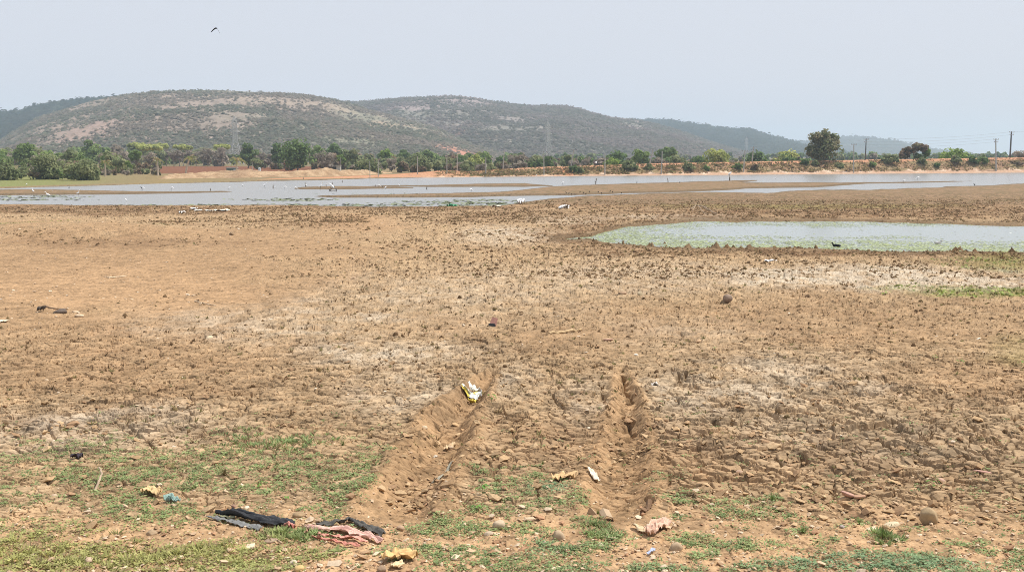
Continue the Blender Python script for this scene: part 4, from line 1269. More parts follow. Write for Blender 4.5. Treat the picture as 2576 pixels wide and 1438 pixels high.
moss_cover()


def floating_weed():
    r = np.random.default_rng(71)
    n = 120000
    u = r.uniform(1400, 2960, n); v = r.uniform(552, 632, n)
    x, y = world(u, v)
    pt_ = interp(u, POND_T); pb_ = interp(u, POND_B)
    inside = np.minimum(v - pt_, pb_ - v)
    open_ = blob(u, v, [(2250, 578, 620, 15, 1), (1930, 572, 200, 7, 1), (2560, 585, 300, 20, 1), (2040, 596, 330, 4, .8), (1780, 588, 140, 4, .7)], (fbm(x / 3, y / 7, 4, 101) - .5) * .9, .35)
    d = np.clip(1 - open_ * .985, 0, 1) * (.35 + .65 * sstep(.32, .56, fbm(x / .8, y / 2.2, 3, 103)))
    k = (inside > -2) & (r.uniform(size=n) < d * .85)
    u, v, x, y = u[k], v[k], x[k], y[k]; n = len(x)
    c = np.stack([x, y, np.full(n, PZ + .012)], 1)
    V, Q = leaves(c, np.array([0, 0, 1.]) + r.normal(size=(n, 3)) * .03, r.uniform(.035, .085, n), 1.2, r)
    g = np.array([(.34, .39, .21), (.39, .45, .25), (.29, .35, .16), (.34, .38, .10), (.45, .50, .33)])[r.integers(0, 5, n)]
    g = np.where((r.uniform(size=n) < .01)[:, None], np.array((.75, .78, .72)), g)
    g = np.where((r.uniform(size=n) < .03)[:, None], np.array((.16, .13, .06)), g)
    # weed along the near shore of the lake
    m = 26000
    u2 = r.uniform(-200, 1420, m); v2 = r.uniform(484, 517, m); x2, y2 = world(u2, v2)
    d2 = blob(u2, v2, [(1150, 508, 200, 7, .75), (760, 513, 330, 3, .8), (700, 499, 130, 3, .6), (80, 492, 130, 3, .7), (60, 499, 140, 2.5, .6), (350, 513, 300, 2, .5), (920, 483, 110, 1.5, .7)], (fbm(x2 / 5, y2 / 9, 3, 105) - .5) * 1.2, .5)
    k2 = (r.uniform(size=m) < d2 * sstep(.35, .6, fbm(x2 / 1.5, y2 / 2.5, 3, 106))) & (v2 < interp(u2, V_NEAR) - .5)
    x2, y2 = x2[k2], y2[k2]
    c2 = np.stack([x2, y2, np.full(len(x2), -.088)], 1)
    V2, Q2 = leaves(c2, np.array([0, 0, 1.]) + r.normal(size=(len(x2), 3)) * .1, r.uniform(.12, .3, len(x2)), 1.3, r)
    g2 = np.array([(.17, .19, .09), (.24, .27, .12), (.12, .14, .07)])[r.integers(0, 3, len(x2))]
    m_ = mat_attr('floating_leaf', rough=.5, transl=.1, spec=.4)
    tag(link('floating_weed', mesh_np('floating_weed', np.vstack([V, V2]), np.vstack([Q, Q2 + len(V)]), np.vstack([(g * r.uniform(.85, 1.15, (n, 1))).repeat(4, 0), g2.repeat(4, 0)])), m_), kind='stuff')


floating_weed()


def mud_spikes():
    """crumbling pyramids of root and mud along the pond's near edge"""
    r = np.random.default_rng(73)
    us = np.concatenate([r.uniform(1560, 2560, 26), r.uniform(1480, 1700, 8), r.normal(1760, 60, 12), r.normal(2430, 70, 8)])
    P = []
    for u in us:
        v = float(interp(u, POND_B)) + r.normal(0, 5)
        x, y = world(u, v); P.append((float(x), float(y), u, v))
    mb = MB()
    for x, y, u, v in P:
        z = max(float(h_at(x, y)[0]), PZ - .05)
        h = float(np.clip(r.lognormal(-1.75, .45), .08, .42)); w = h * r.uniform(.55, 1.2); n = 7
        th = np.arange(n) / n * 6.283 + r.uniform(0, 1)
        rings = []
        for k, (rr, zz) in enumerate(((1, 0), (.6, .35), (.28, .75))):
            q = rr * w * r.uniform(.7, 1.3, n)
            rings.append(np.stack([x + np.cos(th) * q, y + np.sin(th) * q, z - .03 + h * (zz + r.uniform(-.08, .08, n) * (k > 0))], 1))
        V = np.vstack(rings + [[(x + r.normal(0, .04), y, z + h)]])
        Tt = []
        for k in range(2):
            for j in range(n):
                q = (j + 1) % n
                Tt += [(k * n + j, k * n + q, k * n + n + j), (k * n + q, k * n + n + q, k * n + n + j)]
        for j in range(n):
            Tt.append((2 * n + j, 2 * n + (j + 1) % n, 3 * n))
        mb.add(V, None, Tt, np.array(random.choice([(.19, .12, .065), (.23, .155, .09), (.15, .10, .055)])))
    o = mb.build('mud_spikes', mat_attr('stub_earth'))
    tag(o, kind='stuff')


mud_spikes()


# ================================================================== stones, litter and other single things
def rock(u, v, wpx, label, col, hr=.6, dr=.8, seed=0, name='stone', cat='stone', sink=.25, rot=None, group=None, sharp=.18, flat_top=False):
    r = np.random.default_rng(seed + int(u))
    p = pt(u, v); d = math.hypot(p.x, p.y, CAMZ - p.z); w = wpx / FPX * d
    bm = bmesh.new(); bmesh.ops.create_icosphere(bm, subdivisions=3, radius=1)
    V = np.array([q.co for q in bm.verts])
    pl = r.normal(size=(9, 3)); pl /= np.linalg.norm(pl, axis=1)[:, None]; off = r.uniform(.62, .95, 9)
    for k in range(9):                      # knock flat facets off the boulder
        dd = V @ pl[k] - off[k]
        V -= np.where(dd > 0, dd, 0)[:, None] * pl[k] * .85
    V += r.normal(0, sharp * .08, V.shape)
    if flat_top:
        V[:, 2] = np.minimum(V[:, 2], .35 + V[:, 0] * .1)
    V *= np.array([w * .5, w * .5 * dr, w * .5 * hr])
    for i, q in enumerate(bm.verts):
        q.co = V[i]
    me = bpy.data.meshes.new(name); bm.to_mesh(me); bm.free()
    for f in me.polygons: f.use_smooth = True
    key = 'stone_%02d%02d%02d' % tuple(int(c * 99) for c in col)
    o = link(name, me, mat_plain(key, col, .92, 14, .22, .6, .006), None, (p.x, p.y, p.z + w * .5 * hr * (1 - sink * 2)))
    o.rotation_euler = (r.normal(0, .12), r.normal(0, .12), r.uniform(0, 6.28) if rot is None else rot)
    return tag(o, label, cat, group)


TANS, BROWN, PINKS, CREAM = (.42, .31, .20), (.28, .19, .12), (.42, .25, .19), (.58, .49, .36)
rock(1405, 1349, 36, 'upright tan boulder-shaped stone between green mats, below the left wheel rut gap', TANS, .95, .8, 1)
rock(1512, 1363, 27, 'small angular cream stone beside the upright tan one', CREAM, .6, .8, 2)
rock(1702, 1376, 36, 'leaning tan stone below the pinkish checked rag', TANS, .85, .7, 3, rot=.5)
rock(1255, 1322, 32, 'pale rounded stone standing in green leaves, larger of a touching pair', (.48, .38, .26), .95, .8, 4)
rock(1230, 1341, 26, 'low pale stone touching the rounded stone, smaller of the pair', (.50, .40, .28), .5, .7, 5)
rock(752, 1297, 32, 'smooth brown oval stone next to the black cloth', (.33, .23, .13), .5, .7, 6, rot=.3)
rock(682, 1363, 38, 'flat grey-brown stone in front of the black cloth', (.36, .26, .18), .35, .65, 7, rot=0)
rock(704, 1369, 11, 'small upright tan stone beside the flat grey-brown one', TANS, 1.3, .8, 8)
rock(1008, 1329, 26, 'tan stone half buried beyond the torn pink cloth', (.44, .30, .19), .6, .8, 9)
rock(738, 1413, 24, 'pale flat stone among yellowish grass at the bottom', CREAM, .45, .8, 10)
rock(752, 1433, 30, 'ochre stone cut by the bottom edge', (.50, .36, .16), .6, .8, 11)
rock(961, 1434, 30, 'dull brown stone under the torn sandy paper at the bottom edge', BROWN, .6, .8, 12)
rock(381, 1338, 28, 'flat brown stone alone in the greenery at lower left', (.36, .26, .16), .45, .7, 13, rot=.2)
rock(222, 1414, 22, 'pale pinkish stone in the yellowish grass at lower left', (.52, .38, .27), .8, .9, 14)
rock(588, 1278, 16, 'dark reddish stone above the black cloth', (.28, .17, .12), .6, .8, 15)
rock(620, 1276, 18, 'bright cream stone above the black cloth', (.66, .55, .40), .6, .8, 16)
rock(206, 1160, 16, 'light brown stone resting against a scrap of black rag', (.42, .31, .18), .75, .8, 17)
rock(136, 1243, 18, 'pale block-shaped stone at the far left in the greenery', (.50, .38, .26), .8, .8, 18)
rock(2336, 1309, 46, 'large round rough brown stone like a coconut, casting a dark shadow', (.36, .26, .15), .98, .95, 19, 'boulder', 'stone', sink=.06)
rock(2242, 1316, 40, 'flat cream rock lying over a tuft of grass', (.62, .51, .34), .45, .6, 20, rot=.1)
rock(2131, 1248, 36, 'pinkish flat slab, front one of a touching pair', PINKS, .45, .65, 21, 'slab_stone', sink=.1, rot=.1, flat_top=True)
rock(2160, 1249, 32, 'reddish brown flat slab, rear one of a touching pair', (.40, .24, .15), .4, .6, 22, 'slab_stone', sink=.1, rot=-.2, flat_top=True)
rock(2474, 1185, 42, 'thin pink slab lying on cracked clods near the frame edge', (.45, .26, .20), .28, .5, 23, 'slab_stone', rot=-.35, flat_top=True)
rock(2371, 1202, 26, 'dull pink rounded lump among the clods', (.45, .29, .21), .6, .8, 24)
rock(2016, 1157, 34, 'wedge of brown stone with a dark shadowed face', (.30, .21, .15), .6, .7, 25, rot=.3)
rock(2119, 1320, 16, 'small grey flat stone on bare red soil', (.36, .31, .27), .4, .7, 26)
rock(1887, 915, 34, 'pale beige flat stone lying on the cracked mud', (.66, .54, .38), .28, .7, 27, 'slab_stone', rot=0, flat_top=True)
rock(527, 849, 20, 'beige block of stone at the edge of the pale cracked band', (.60, .48, .32), .7, .8, 28)
rock(1481, 1172 - 100, 14, 'cream stone on the bank of the wheel rut', CREAM, .5, .7, 29)
rock(199, 796, 24, 'beige flat stone beside the dark flat one', (.55, .43, .30), .35, .7, 30)
rock(190, 786, 18, 'tan stone just behind the beige flat one', (.50, .37, .24), .4, .7, 31)
rock(152, 787, 34, 'dark grey-brown flat stone on the smooth track', (.13, .10, .08), .45, .7, 32, rot=0)
rock(583, 541 + 50, 16, 'brown lump at the end of the low mound', (.25, .17, .10), .6, .8, 33)
rock(1565, 738, 24, 'small reddish flat stone on the cracked mud', (.36, .24, .15), .4, .6, 34)
rock(1610, 741, 14, 'small round khaki stone like a ball', (.48, .39, .25), 1.0, 1, 35)
rock(1757, 858, 22, 'orange-tan flat stone with dark shadow, mid ground', (.50, .33, .19), .4, .6, 36)
rock(1600, 1120 - 225, 12, 'small white pebble alone before the bare patch', (.75, .70, .60), .5, .7, 37)
rock(1693, 1157, 16, 'pink-grey stone beside the wheel rut', (.46, .32, .24), .6, .8, 38)
rock(1132, 1098, 18, 'small pale stone on the shoulder of the left rut', (.60, .46, .32), .7, .8, 39)
rock(1068, 1105 - 25, 16, 'tan round stone above the left rut shoulder', (.58, .45, .30), .7, .9, 40)
rock(1515, 1262, 14, 'brown stone inside the right rut', (.36, .25, .15), .7, .8, 41)
rock(1860, 1184, 30, 'flat brown slab half sunk among the clods right of the rut', (.40, .27, .18), .3, .6, 42)
rock(1530, 858, 26, 'broken pink brick piece lying near the stick', (.45, .28, .20), .35, .5, 43, 'brick_piece', 'brick', rot=.1, flat_top=True)
rock(1745, 1076, 26, 'dark purple-brown brick piece between wide cracks', (.20, .13, .11), .4, .5, 44, 'brick_piece', 'brick', rot=-.2, flat_top=True)


def cloth(name, pts, width, col, parent=None, folds=3, amp=.02, seed=0, thick=.004, tang=0.0, nu=50, nv=16, fray=.15, lift=.012, c2=None):
    """crumpled strip of fabric lying on the ground along pts (photo positions)"""
    r = np.random.default_rng(seed)
    W = np.array([pt(*p) for p in pts]); s = np.linspace(0, len(pts) - 1, nu)
    C = np.stack([np.interp(s, np.arange(len(pts)), W[:, k]) for k in range(3)], 1)
    for k in range(3):
        C[1:-1, k] = np.convolve(C[:, k], [.25, .5, .25], 'valid')
    t = np.gradient(C, axis=0); t[:, 2] = 0; t /= np.linalg.norm(t, axis=1)[:, None]
    n = np.stack([-t[:, 1], t[:, 0], 0 * t[:, 0]], 1)
    wd = np.interp(s, np.arange(len(pts)), width if hasattr(width, '__len__') else [width] * len(pts))
    wd = wd * (1 + fray * (vnoise(s * 3 + seed, s * 0 + 3, seed) - .5) * 2)
    q = np.linspace(-.5, .5, nv)
    P = C[:, None] + n[:, None] * (q[None, :, None] * wd[:, None, None])
    U, Q = np.meshgrid(s, q, indexing='ij')
    gz = h_at(P[..., 0].ravel(), P[..., 1].ravel()).reshape(U.shape)
    gz = np.maximum(gz, np.median(gz, axis=1, keepdims=True) - .02)
    fold = np.abs(np.sin(Q * math.pi * folds + 1.6 * (vnoise(U * 1.3, Q * 2 + 5, seed + 1) - .5) * 4 + seed)) ** .8
    fold = fold * (.4 + 1.2 * vnoise(U * 1.7 + 9, Q * 1.5, seed + 2)) + .5 * vnoise(U * 2.2, Q * 4, seed + 3)
    P[..., 2] = gz + lift + amp * fold
    P[..., :2] += (r.normal(0, .05, (nu, nv, 2)) * wd.mean() / nv)
    V = P.reshape(-1, 3); V0 = V.copy(); V0[:, 2] -= thick
    a = np.arange(nu * nv).reshape(nu, nv)
    top = np.stack([a[:-1, :-1], a[1:, :-1], a[1:, 1:], a[:-1, 1:]], -1).reshape(-1, 4)
    N = nu * nv
    rim = []
    edge = list(a[0, :]) + list(a[1:, -1]) + list(a[-1, -2::-1]) + list(a[-2:0:-1, 0])
    for i in range(len(edge)):
        p, q2 = edge[i], edge[(i + 1) % len(edge)]
        rim.append((p, q2, q2 + N, p + N))
    me = mesh_np(name, np.vstack([V, V0]), [top, top[:, ::-1] + N, np.array(rim)], None, True)
    key = 'fabric_%02d%02d%02d' % tuple(int(c * 99) for c in col)
    return link(name, me, mat_plain(key, col, .85, 60, .18, .3, .002, .2, 0, c2), parent)


def group_root(name, u, v, label, cat):
    return empty(name, (0, 0, 0), label, cat)


# black cloth, then the torn pink one with its black lining
k = group_root('black_cloth', 630, 1310, 'crumpled black cloth with a grey border lying on gravel', 'cloth')
cloth('fold', [(545, 1294), (580, 1300), (640, 1310), (690, 1318), (735, 1325)], [.04, .09, .13, .14, .08], (.045, .047, .052), k, 3, .045, 3)
cloth('border', [(522, 1303), (560, 1311), (610, 1321), (655, 1330)], [.03, .055, .07, .05], (.20, .20, .195), k, 1, .015, 4, nv=8)
cloth('border', [(530, 1303), (560, 1305), (590, 1307)], [.03, .05, .04], (.30, .29, .18), k, 1, .02, 5, nv=8)
cloth('lining', [(708, 1318), (722, 1325), (738, 1330)], [.05, .09, .07], (.55, .25, .20), k, 2, .035, 6, nv=10)
k = group_root('torn_pink_cloth', 860, 1350, 'torn pink cloth with blackened strips lying on gravel and leaves', 'cloth')
cloth('panel', [(765, 1330), (820, 1334), (880, 1340), (925, 1352), (962, 1363)], [.04, .085, .09, .075, .04], (.64, .38, .31), k, 2, .03, 7, c2=(.66, .44, .36))
cloth('lining', [(795, 1325), (840, 1322), (880, 1315), (905, 1326), (935, 1338), (962, 1349)], [.05, .045, .03, .05, .09, .06], (.10, .095, .085), k, 2, .03, 8, nv=10)
cloth('strip', [(785, 1352), (830, 1362), (870, 1372), (905, 1377)], [.02, .035, .035, .02], (.55, .24, .18), k, 1, .02, 9, nv=8)
cloth('strip', [(800, 1345), (850, 1352), (890, 1360), (922, 1368)], [.025, .04, .05, .03], (.62, .30, .23), k, 1, .02, 10, nv=8)
cloth('strip', [(768, 1345), (772, 1334), (800, 1337), (830, 1342)], [.02, .03, .03, .02], (.33, .20, .13), k, 1, .03, 11, nv=8)
k = group_root('checked_rag', 1655, 1322, 'crumpled pinkish tan checked rag at the mouth of the wheel rut', 'rag')
cloth('fold', [(1625, 1342), (1645, 1334), (1660, 1320), (1680, 1312)], [.05, .10, .13, .07], (.52, .35, .26), k, 3, .045, 12, c2=(.66, .44, .33))
cloth('hem', [(1595, 1322), (1612, 1330), (1630, 1336)], [.05, .07, .05], (.60, .47, .30), k, 1, .02, 13, nv=8)
cloth('hem', [(1672, 1325), (1690, 1322), (1700, 1324)], [.04, .05, .03], (.62, .45, .30), k, 1, .02, 14, nv=8)
k = group_root('plastic_bag', 1190, 970, 'yellow and white plastic bag lying in the wheel rut', 'plastic bag')
cloth('panel', [(1164, 983), (1178, 981), (1194, 983), (1206, 986)], [.10, .20, .22, .10], (.82, .82, .80), k, 1, .05, 15, fray=.05, lift=.03)
cloth('panel', [(1180, 977), (1192, 976), (1206, 978)], [.14, .22, .12], (.74, .70, .62), k, 1, .05, 16, fray=.05, lift=.09)
cloth('stripe', [(1163, 984), (1170, 983), (1180, 985)], [.07, .10, .05], (.68, .56, .12), k, 1, .03, 17, fray=.05, lift=.04, nv=8)
cloth('stripe', [(1188, 980), (1200, 981), (1207, 984)], [.06, .12, .08], (.70, .60, .18), k, 1, .03, 18, fray=.05, lift=.06, nv=8)
cloth('stripe', [(1180, 989), (1188, 991), (1198, 990)], [.05, .09, .06], (.66, .54, .12), k, 1, .04, 19, fray=.05, lift=.03, nv=8)
for (nm, pts, wd, c, lab, cat, am, f, sd) in [
        ('torn_paper', [(962, 1413), (985, 1408), (1010, 1405), (1045, 1412)], [.06, .13, .15, .08], (.66, .44, .20), 'crumpled orange-tan paper with torn edges at the bottom of the picture', 'paper', 0.042, 2, 21),
        ('paper_scrap', [(985, 1430), (998, 1424), (1012, 1428)], [.05, .10, .06], (.72, .56, .34), 'smaller torn paper piece just in front of the crumpled orange-tan paper', 'paper', 0.024, 1, 22),
        ('paper_bag', [(1392, 1203), (1410, 1198), (1432, 1196), (1448, 1204)], [.06, .16, .14, .05], (.62, .42, .22), 'flattened tan paper bag above bluish leaves between the ruts', 'paper', 0.036, 1, 23),
        ('white_rag', [(1483, 1188), (1492, 1194), (1503, 1204)], [.05, .08, .07], (.76, .66, .50), 'twisted cream rag on the edge of the wheel rut', 'rag', 0.030, 2, 24),
        ('leaf_husk', [(358, 1243), (380, 1237), (402, 1246)], [.05, .12, .06], (.64, .46, .24), 'curled tan dry leaf husk among green mats', 'dry leaf', 0.036, 2, 25),
        ('teal_rag', [(415, 1263), (430, 1258), (450, 1264)], [.04, .08, .04], (.25, .36, .32), 'small teal rag below the curled tan husk', 'rag', .04, 2, 26),
        ('dark_sole', [(1086, 1195), (1105, 1183), (1138, 1163)], [.035, .06, .03], (.30, .28, .22), 'weathered grey strip like an old shoe sole on the rut shoulder', 'shoe sole', .02, 1, 27),
        ('husk_scrap', [(1120, 1103), (1132, 1096), (1146, 1093)], [.04, .07, .03], (.60, .44, .27), 'curled beige husk on the shoulder of the wheel rut', 'dry leaf', 0.030, 1, 28),
        ('black_rag', [(183, 1158), (196, 1152), (207, 1150)], [.05, .09, .05], (.05, .04, .05), 'small dark rag with a stone leaning on it', 'rag', .04, 2, 29),
        ('blue_scrap', [(1628, 1391), (1636, 1386), (1646, 1381)], [.02, .03, .02], (.40, .45, .60), 'pale blue plastic scrap on gravel near the bottom', 'plastic scrap', .02, 1, 30),
        ('white_paper', [(-6, 812), (8, 808), (22, 807)], [.1, .28, .16], (.72, .60, .44), 'pale sheet cut by the edge of the picture', 'paper', .03, 1, 31),
        ('dark_rag', [(96, 786), (105, 783), (113, 781)], [.08, .16, .1], (.05, .04, .035), 'small black lump of rag beside the dark flat stone', 'rag', .08, 2, 32),
        ('white_strip', [(1927, 658), (1938, 656), (1952, 657)], [.2, .45, .2], (.72, .70, .68), 'thin white cloth lying before the weedy pond', 'cloth', .05, 1, 33),
        ('white_sack', [(540, 532.5), (556, 530.5), (572, 531.5)], [0.48, 1.44, 0.54], (.74, .64, .50), 'big beige sack lying flat in the dark stubble by the lake', 'sack', .10, 2, 34),
        ('litter_sheet', [(518, 532), (525, 531), (533, 531.5)], [0.24, 0.78, 0.3], (.62, .57, .5), 'white plastic sheet just beside the big beige sack', 'plastic sheet', .07, 2, 35),
        ('litter_sheet', [(492, 531), (500, 530), (509, 530)], [0.24, 0.78, 0.3], (.66, .62, .56), 'white plastic sheet, middle of the row leading to the beige sack', 'plastic sheet', .07, 2, 36),
        ('litter_sheet', [(480, 527.6), (487, 527), (495, 527.2)], [.3, .8, .3], (.70, .68, .64), 'thin pale sheet, farthest back of the litter row', 'plastic sheet', .08, 1, 37),
        ('litter_sheet', [(453, 537), (458, 535), (464, 535.5)], [0.18, 0.6, 0.24], (.64, .60, .55), 'white crumpled plastic at the near end of the litter row', 'plastic sheet', .10, 2, 38),
        ('green_net', [(1128, 517), (1136, 515), (1146, 516.5)], [0.36, 0.96, 0.42], (.06, .30, .16), 'crumpled green netting at the edge of the lake', 'netting', .3, 2, 39),
        ('white_bundle', [(1305, 513.5), (1311, 512.5), (1317, 513.5)], [0.3, 0.9, 0.3], (.86, .86, .86), 'round white bundle at the lake edge', 'bundle', .35, 1, 40),
        ('pale_sack', [(1241, 521), (1250, 520), (1259, 519.5)], [.3, .9, .3], (.60, .52, .42), 'pale flat sack in the stubble near the white bundle', 'sack', .1, 1, 41),
        ('white_bag', [(1416, 526.5), (1420.5, 525), (1426, 526)], [0.3, 0.96, 0.3], (.86, .86, .85), 'larger white bag of the two in the stubble beyond the pond tip', 'plastic bag', .3, 1, 42),
        ('white_bag', [(1408, 526.5), (1412, 526), (1416, 526.8)], [0.24, 0.6, 0.24], (.84, .83, .81), 'smaller white bag of the two in the stubble beyond the pond tip', 'plastic bag', .16, 1, 43),
        ('tin_lid', [(1640, 976), (1648, 973), (1657, 977)], [.03, .08, .03], (.72, .68, .62), 'white scrap beside the right wheel rut', 'scrap', .03, 1, 44)]:
    o = cloth(nm, pts, wd, c, None, f, am, sd, nu=24, nv=10)
    tag(o, lab, cat)

# bent cardboard: a folded sheet standing up, and a small clay shard beside it
p = pt(1524, 1288)
mb = MB()
W_ = .10; pr = [(-.055, .0), (-.062, .055), (-.03, .088), (.03, .070), (.062, .012)]
Vc = []
for (xx, zz) in pr:
    Vc += [(xx, -W_ * .6, zz - .01), (xx + .015, W_ * .6, zz + .01)]
inn = [(a * .94, b, c - .006) for a, b, c in Vc]
Qc = [(2 * i, 2 * i + 1, 2 * i + 3, 2 * i + 2) for i in range(4)]
mb.add(Vc, Qc); mb.add(inn, [q[::-1] for q in Qc])
mb.add(Vc + inn, [(2 * i, 2 * i + 2, 12 + 2 * i - 0, 10 + 2 * i) for i in range(4)] + [(2 * i + 3, 2 * i + 1, 11 + 2 * i, 13 + 2 * i) for i in range(4)])
o = mb.build('bent_cardboard', mat_plain('card', (.42, .31, .20), .9, 12, .15, .2), loc=p, tint=False); o.rotation_euler = (.1, .1, .35)
tag(o, 'bent piece of brown cardboard standing in the mouth of the rut', 'cardboard')
p = pt(1489, 1288)
o = MB().add([(-.05, 0, 0), (.05, -.02, 0), (.02, .03, .0), (-.02, 0, .075), (.03, .015, .03)], None, [(0, 1, 3), (1, 4, 3), (1, 2, 4), (2, 3, 4), (2, 0, 3), (0, 2, 1)]).build('clay_shard', mat_plain('clay', (.40, .28, .17), .9, 12, .2), loc=p, tint=False)
tag(o, 'triangular clay shard beside the bent cardboard', 'pottery shard')

# broken clay pot lying on its side
p = pt(1831, 759); d = math.hypot(p.x, p.y, CAMZ - p.z); R = 11 / FPX * d
prof = [(0, -1.0), (.55, -.98), (.9, -.7), (1.0, -.2), (.92, .35), (.72, .7), (.66, .8), (.60, .78), (.66, .6), (.84, .25), (.9, -.2), (.8, -.6), (0, -.85)]
n = 24; th = np.arange(n) / n * 6.283
Vp = np.array([[(a * math.cos(t) * R, b * R, a * math.sin(t) * R) for t in th] for a, b in prof]).reshape(-1, 3)
Qp = [(i * n + j, i * n + (j + 1) % n, (i + 1) * n + (j + 1) % n, (i + 1) * n + j) for i in range(len(prof) - 1) for j in range(n)]
o = MB().add(Vp, Qp).build('clay_pot', mat_plain('grey_clay', (.26, .185, .135), .8, 6, .3, .3), smooth=True, loc=(p.x, p.y, p.z + R * .75), tint=False)
o.rotation_euler = (.12, 0, -1.15)
tag(o, 'broken brown clay pot lying on its side on the cracked mud', 'clay pot')

# black and pink packet
p = pt(1240, 818)
k = empty('packet', p, 'black and pink packet standing on the mud in mid ground', 'packet')
mb = MB().add([(-.10, 0, .02), (.06, -.03, .02), (.12, .02, .22), (-.02, .06, .24), (-.09, .07, .02), (.07, .05, .02)], [(0, 1, 2, 3), (4, 3, 2, 5), (0, 4, 5, 1)], [(0, 3, 4), (1, 5, 2)])
mb.build('sleeve', mat_plain('pink_card', (.60, .32, .25), .7, 8, .15, .1), k, tint=False)
MB().add([(-.12, -.06, -.01), (.06, -.06, -.01), (.06, .0, .10), (-.10, .0, .10), (-.12, .05, -.01), (.06, .05, -.01)], [(0, 1, 2, 3), (4, 3, 2, 5)], [(0, 3, 4), (1, 5, 2)]).build('lid', mat_plain('black_card', (.02, .02, .022), .6, 8, .15, .1), k, tint=False)


def stick(name, pts, rad, col, label, cat='stick', fork=None):
    P = [np.array(pt(*q[:2])) + np.array([0, 0, q[2] if len(q) > 2 else rad]) for q in pts]
    r = np.random.default_rng(int(pts[0][0]))
    t = np.linspace(0, len(P) - 1, 14); P = np.array(P)
    C = np.stack([np.interp(t, np.arange(len(P)), P[:, i]) for i in range(3)], 1) + r.normal(0, rad * .3, (14, 3))
    mb = MB().tube(C, np.linspace(rad, rad * .7, 14), 7)
    for f in (fork or []):
        Q = np.array([np.array(pt(*q[:2])) + np.array([0, 0, q[2]]) for q in f])
        mb.tube(Q, np.linspace(rad * .7, rad * .35, len(Q)), 6)
    key = 'wood_%02d%02d%02d' % tuple(int(c * 99) for c in col)
    return tag(mb.build(name, mat_plain(key, col, .9, 18, .25, .4, .004), tint=False), label, cat)


stick('stick', [(1383, 840), (1440, 835), (1463, 832)], .035, (.50, .36, .20), 'thick straight pale stick on bare ground in mid picture')
stick('stick', [(112, 772), (140, 778), (170, 778)], .02, (.28, .19, .12), 'thin dark curved stick beside the black rag')
stick('stick', [(274, 699), (318, 695)], .025, (.66, .52, .36), 'short pale stick on the smooth tan flat')
stick('stick', [(262, 696.5), (282, 696.3)], .018, (.62, .50, .36), 'tiny pale stick just behind the short pale one')
stick('stick', [(490, 758), (508, 762), (543, 769)], .016, (.58, .46, .32), 'thin pale forked stick by the pale cracked band', fork=[[(508, 762, .02), (502, 768, .05)]])
stick('stick', [(237, 1229), (250, 1222, .06), (257, 1212, .10), (252, 1203, .12)], .012, (.40, .30, .21), 'crooked grey-brown stick standing in the green mats')
stick('stick', [(858, 1182), (900, 1190), (952, 1196)], .006, (.50, .38, .25), 'thin straw lying across the green mat before the left rut')
stick('stick', [(1118, 1341), (1136, 1334)], .008, (.33, .23, .15), 'small bent twig beside green leaves near the bottom')
stick('branch', [(1738, 531, .25), (1752, 530, .5), (1768, 532, .45), (1785, 537, .3), (1803, 541, .1)], .055, (.34, .26, .18), 'long bare branch lying on the mud behind the weedy pond', 'branch',
      [[(1750, 530, .5), (1742, 533, .1)], [(1756, 531, .5), (1765, 535, .2), (1776, 539, .1)], [(1768, 532, .45), (1790, 533, .3)]])
stick('root_clump', [(1617, 1283, .03), (1625, 1276, .07), (1636, 1266, .07)], .035, (.17, .10, .055), 'hairy brown root clump in the side of the right wheel rut', 'root',
      [[(1622 + i * 2.4, 1275 - i * 1.5, .06), (1614 + i * 3.1, 1284 + (i % 3) * 2 - i, .0)] for i in range(8)])
for (u, v, hpx, lab) in [(1500, 459, 0, 0)]:
    x, y = world(1498, 461); x = float(x); y = float(y); z = float(h_at(x, y)[0])
    s = y / FPX
    mb = MB().tube([(0, 0, -.2), (.6 * s, 0, 7 * s), (2.5 * s, 0, 19 * s)], [.10, .09, .06], 6)
    mb.tube([(.9 * s, 0, 8 * s), (-1.5 * s, 0, 13 * s), (-2.5 * s, 0, 11 * s)], [.06, .05, .03], 5)
    mb.tube([(1.4 * s, 0, 11 * s), (1.2 * s, 0, 20 * s)], [.05, .03], 5)
    mb.tube([(0, 0, 0), (-1.5 * s, .2, 4 * s)], [.06, .03], 5)
    tag(mb.build('forked_stake', mat_plain('grey_wood', (.22, .19, .16), .9, 4, .25, .3), loc=(x, y, z), tint=False), 'tall forked wooden stake on the mud bar', 'stake')
for i, (u, v, hp, lean, lab) in enumerate([
        (1681, 458, 13, -.12, 'thin bent twig stake at the far edge of the mud bar'),
        (1602, 459, 6, .05, 'short thin twig at the far edge of the mud bar, nearer the forked stake'),
        (1710, 461, 5, .05, 'short thick stub beside the thin bent twig stake'),
        (687, 471, 9, .03, 'single dark stake in open water beside the small hunched egret'),
        (769, 467, 12, -.08, 'dark stake at the tip of the first middle mud bar'),
        (944, 470, 5, 0, 'dark stub next to the pair of hunched egrets'),
        (963, 471, 5, .05, 'dark stub between the pair of hunched egrets'),
        (1073, 474, 9, .1, 'dark leaning stake in the channel between two mud bars'),
        (836, 464, 9, 0, 'thin stake behind the large spread-winged egret'),
        (861, 457, 6, .03, 'lonely dark stake in open water near the far shore'),
        (530, 477, 7, -.1, 'thin pale stake near the thin end of the left mud bar'),
        (763, 461 - 10, 5, 0, 'short dark stub on the far sandy shore')]):
    x, y = world(u, v); x = float(x); y = float(y); s = y / FPX; z = max(float(h_at(x, y)[0]), -.14)
    tag(MB().tube([(0, 0, -.15), (lean * hp * s * .5, 0, hp * s * .5), (lean * hp * s * 1.6, 0, hp * s)], [.09, .075, .045], 6).build('stake', mat_plain('grey_wood', (.22, .19, .16)), loc=(x, y, z), tint=False),
        lab, 'stake', 'stakes in the lake')
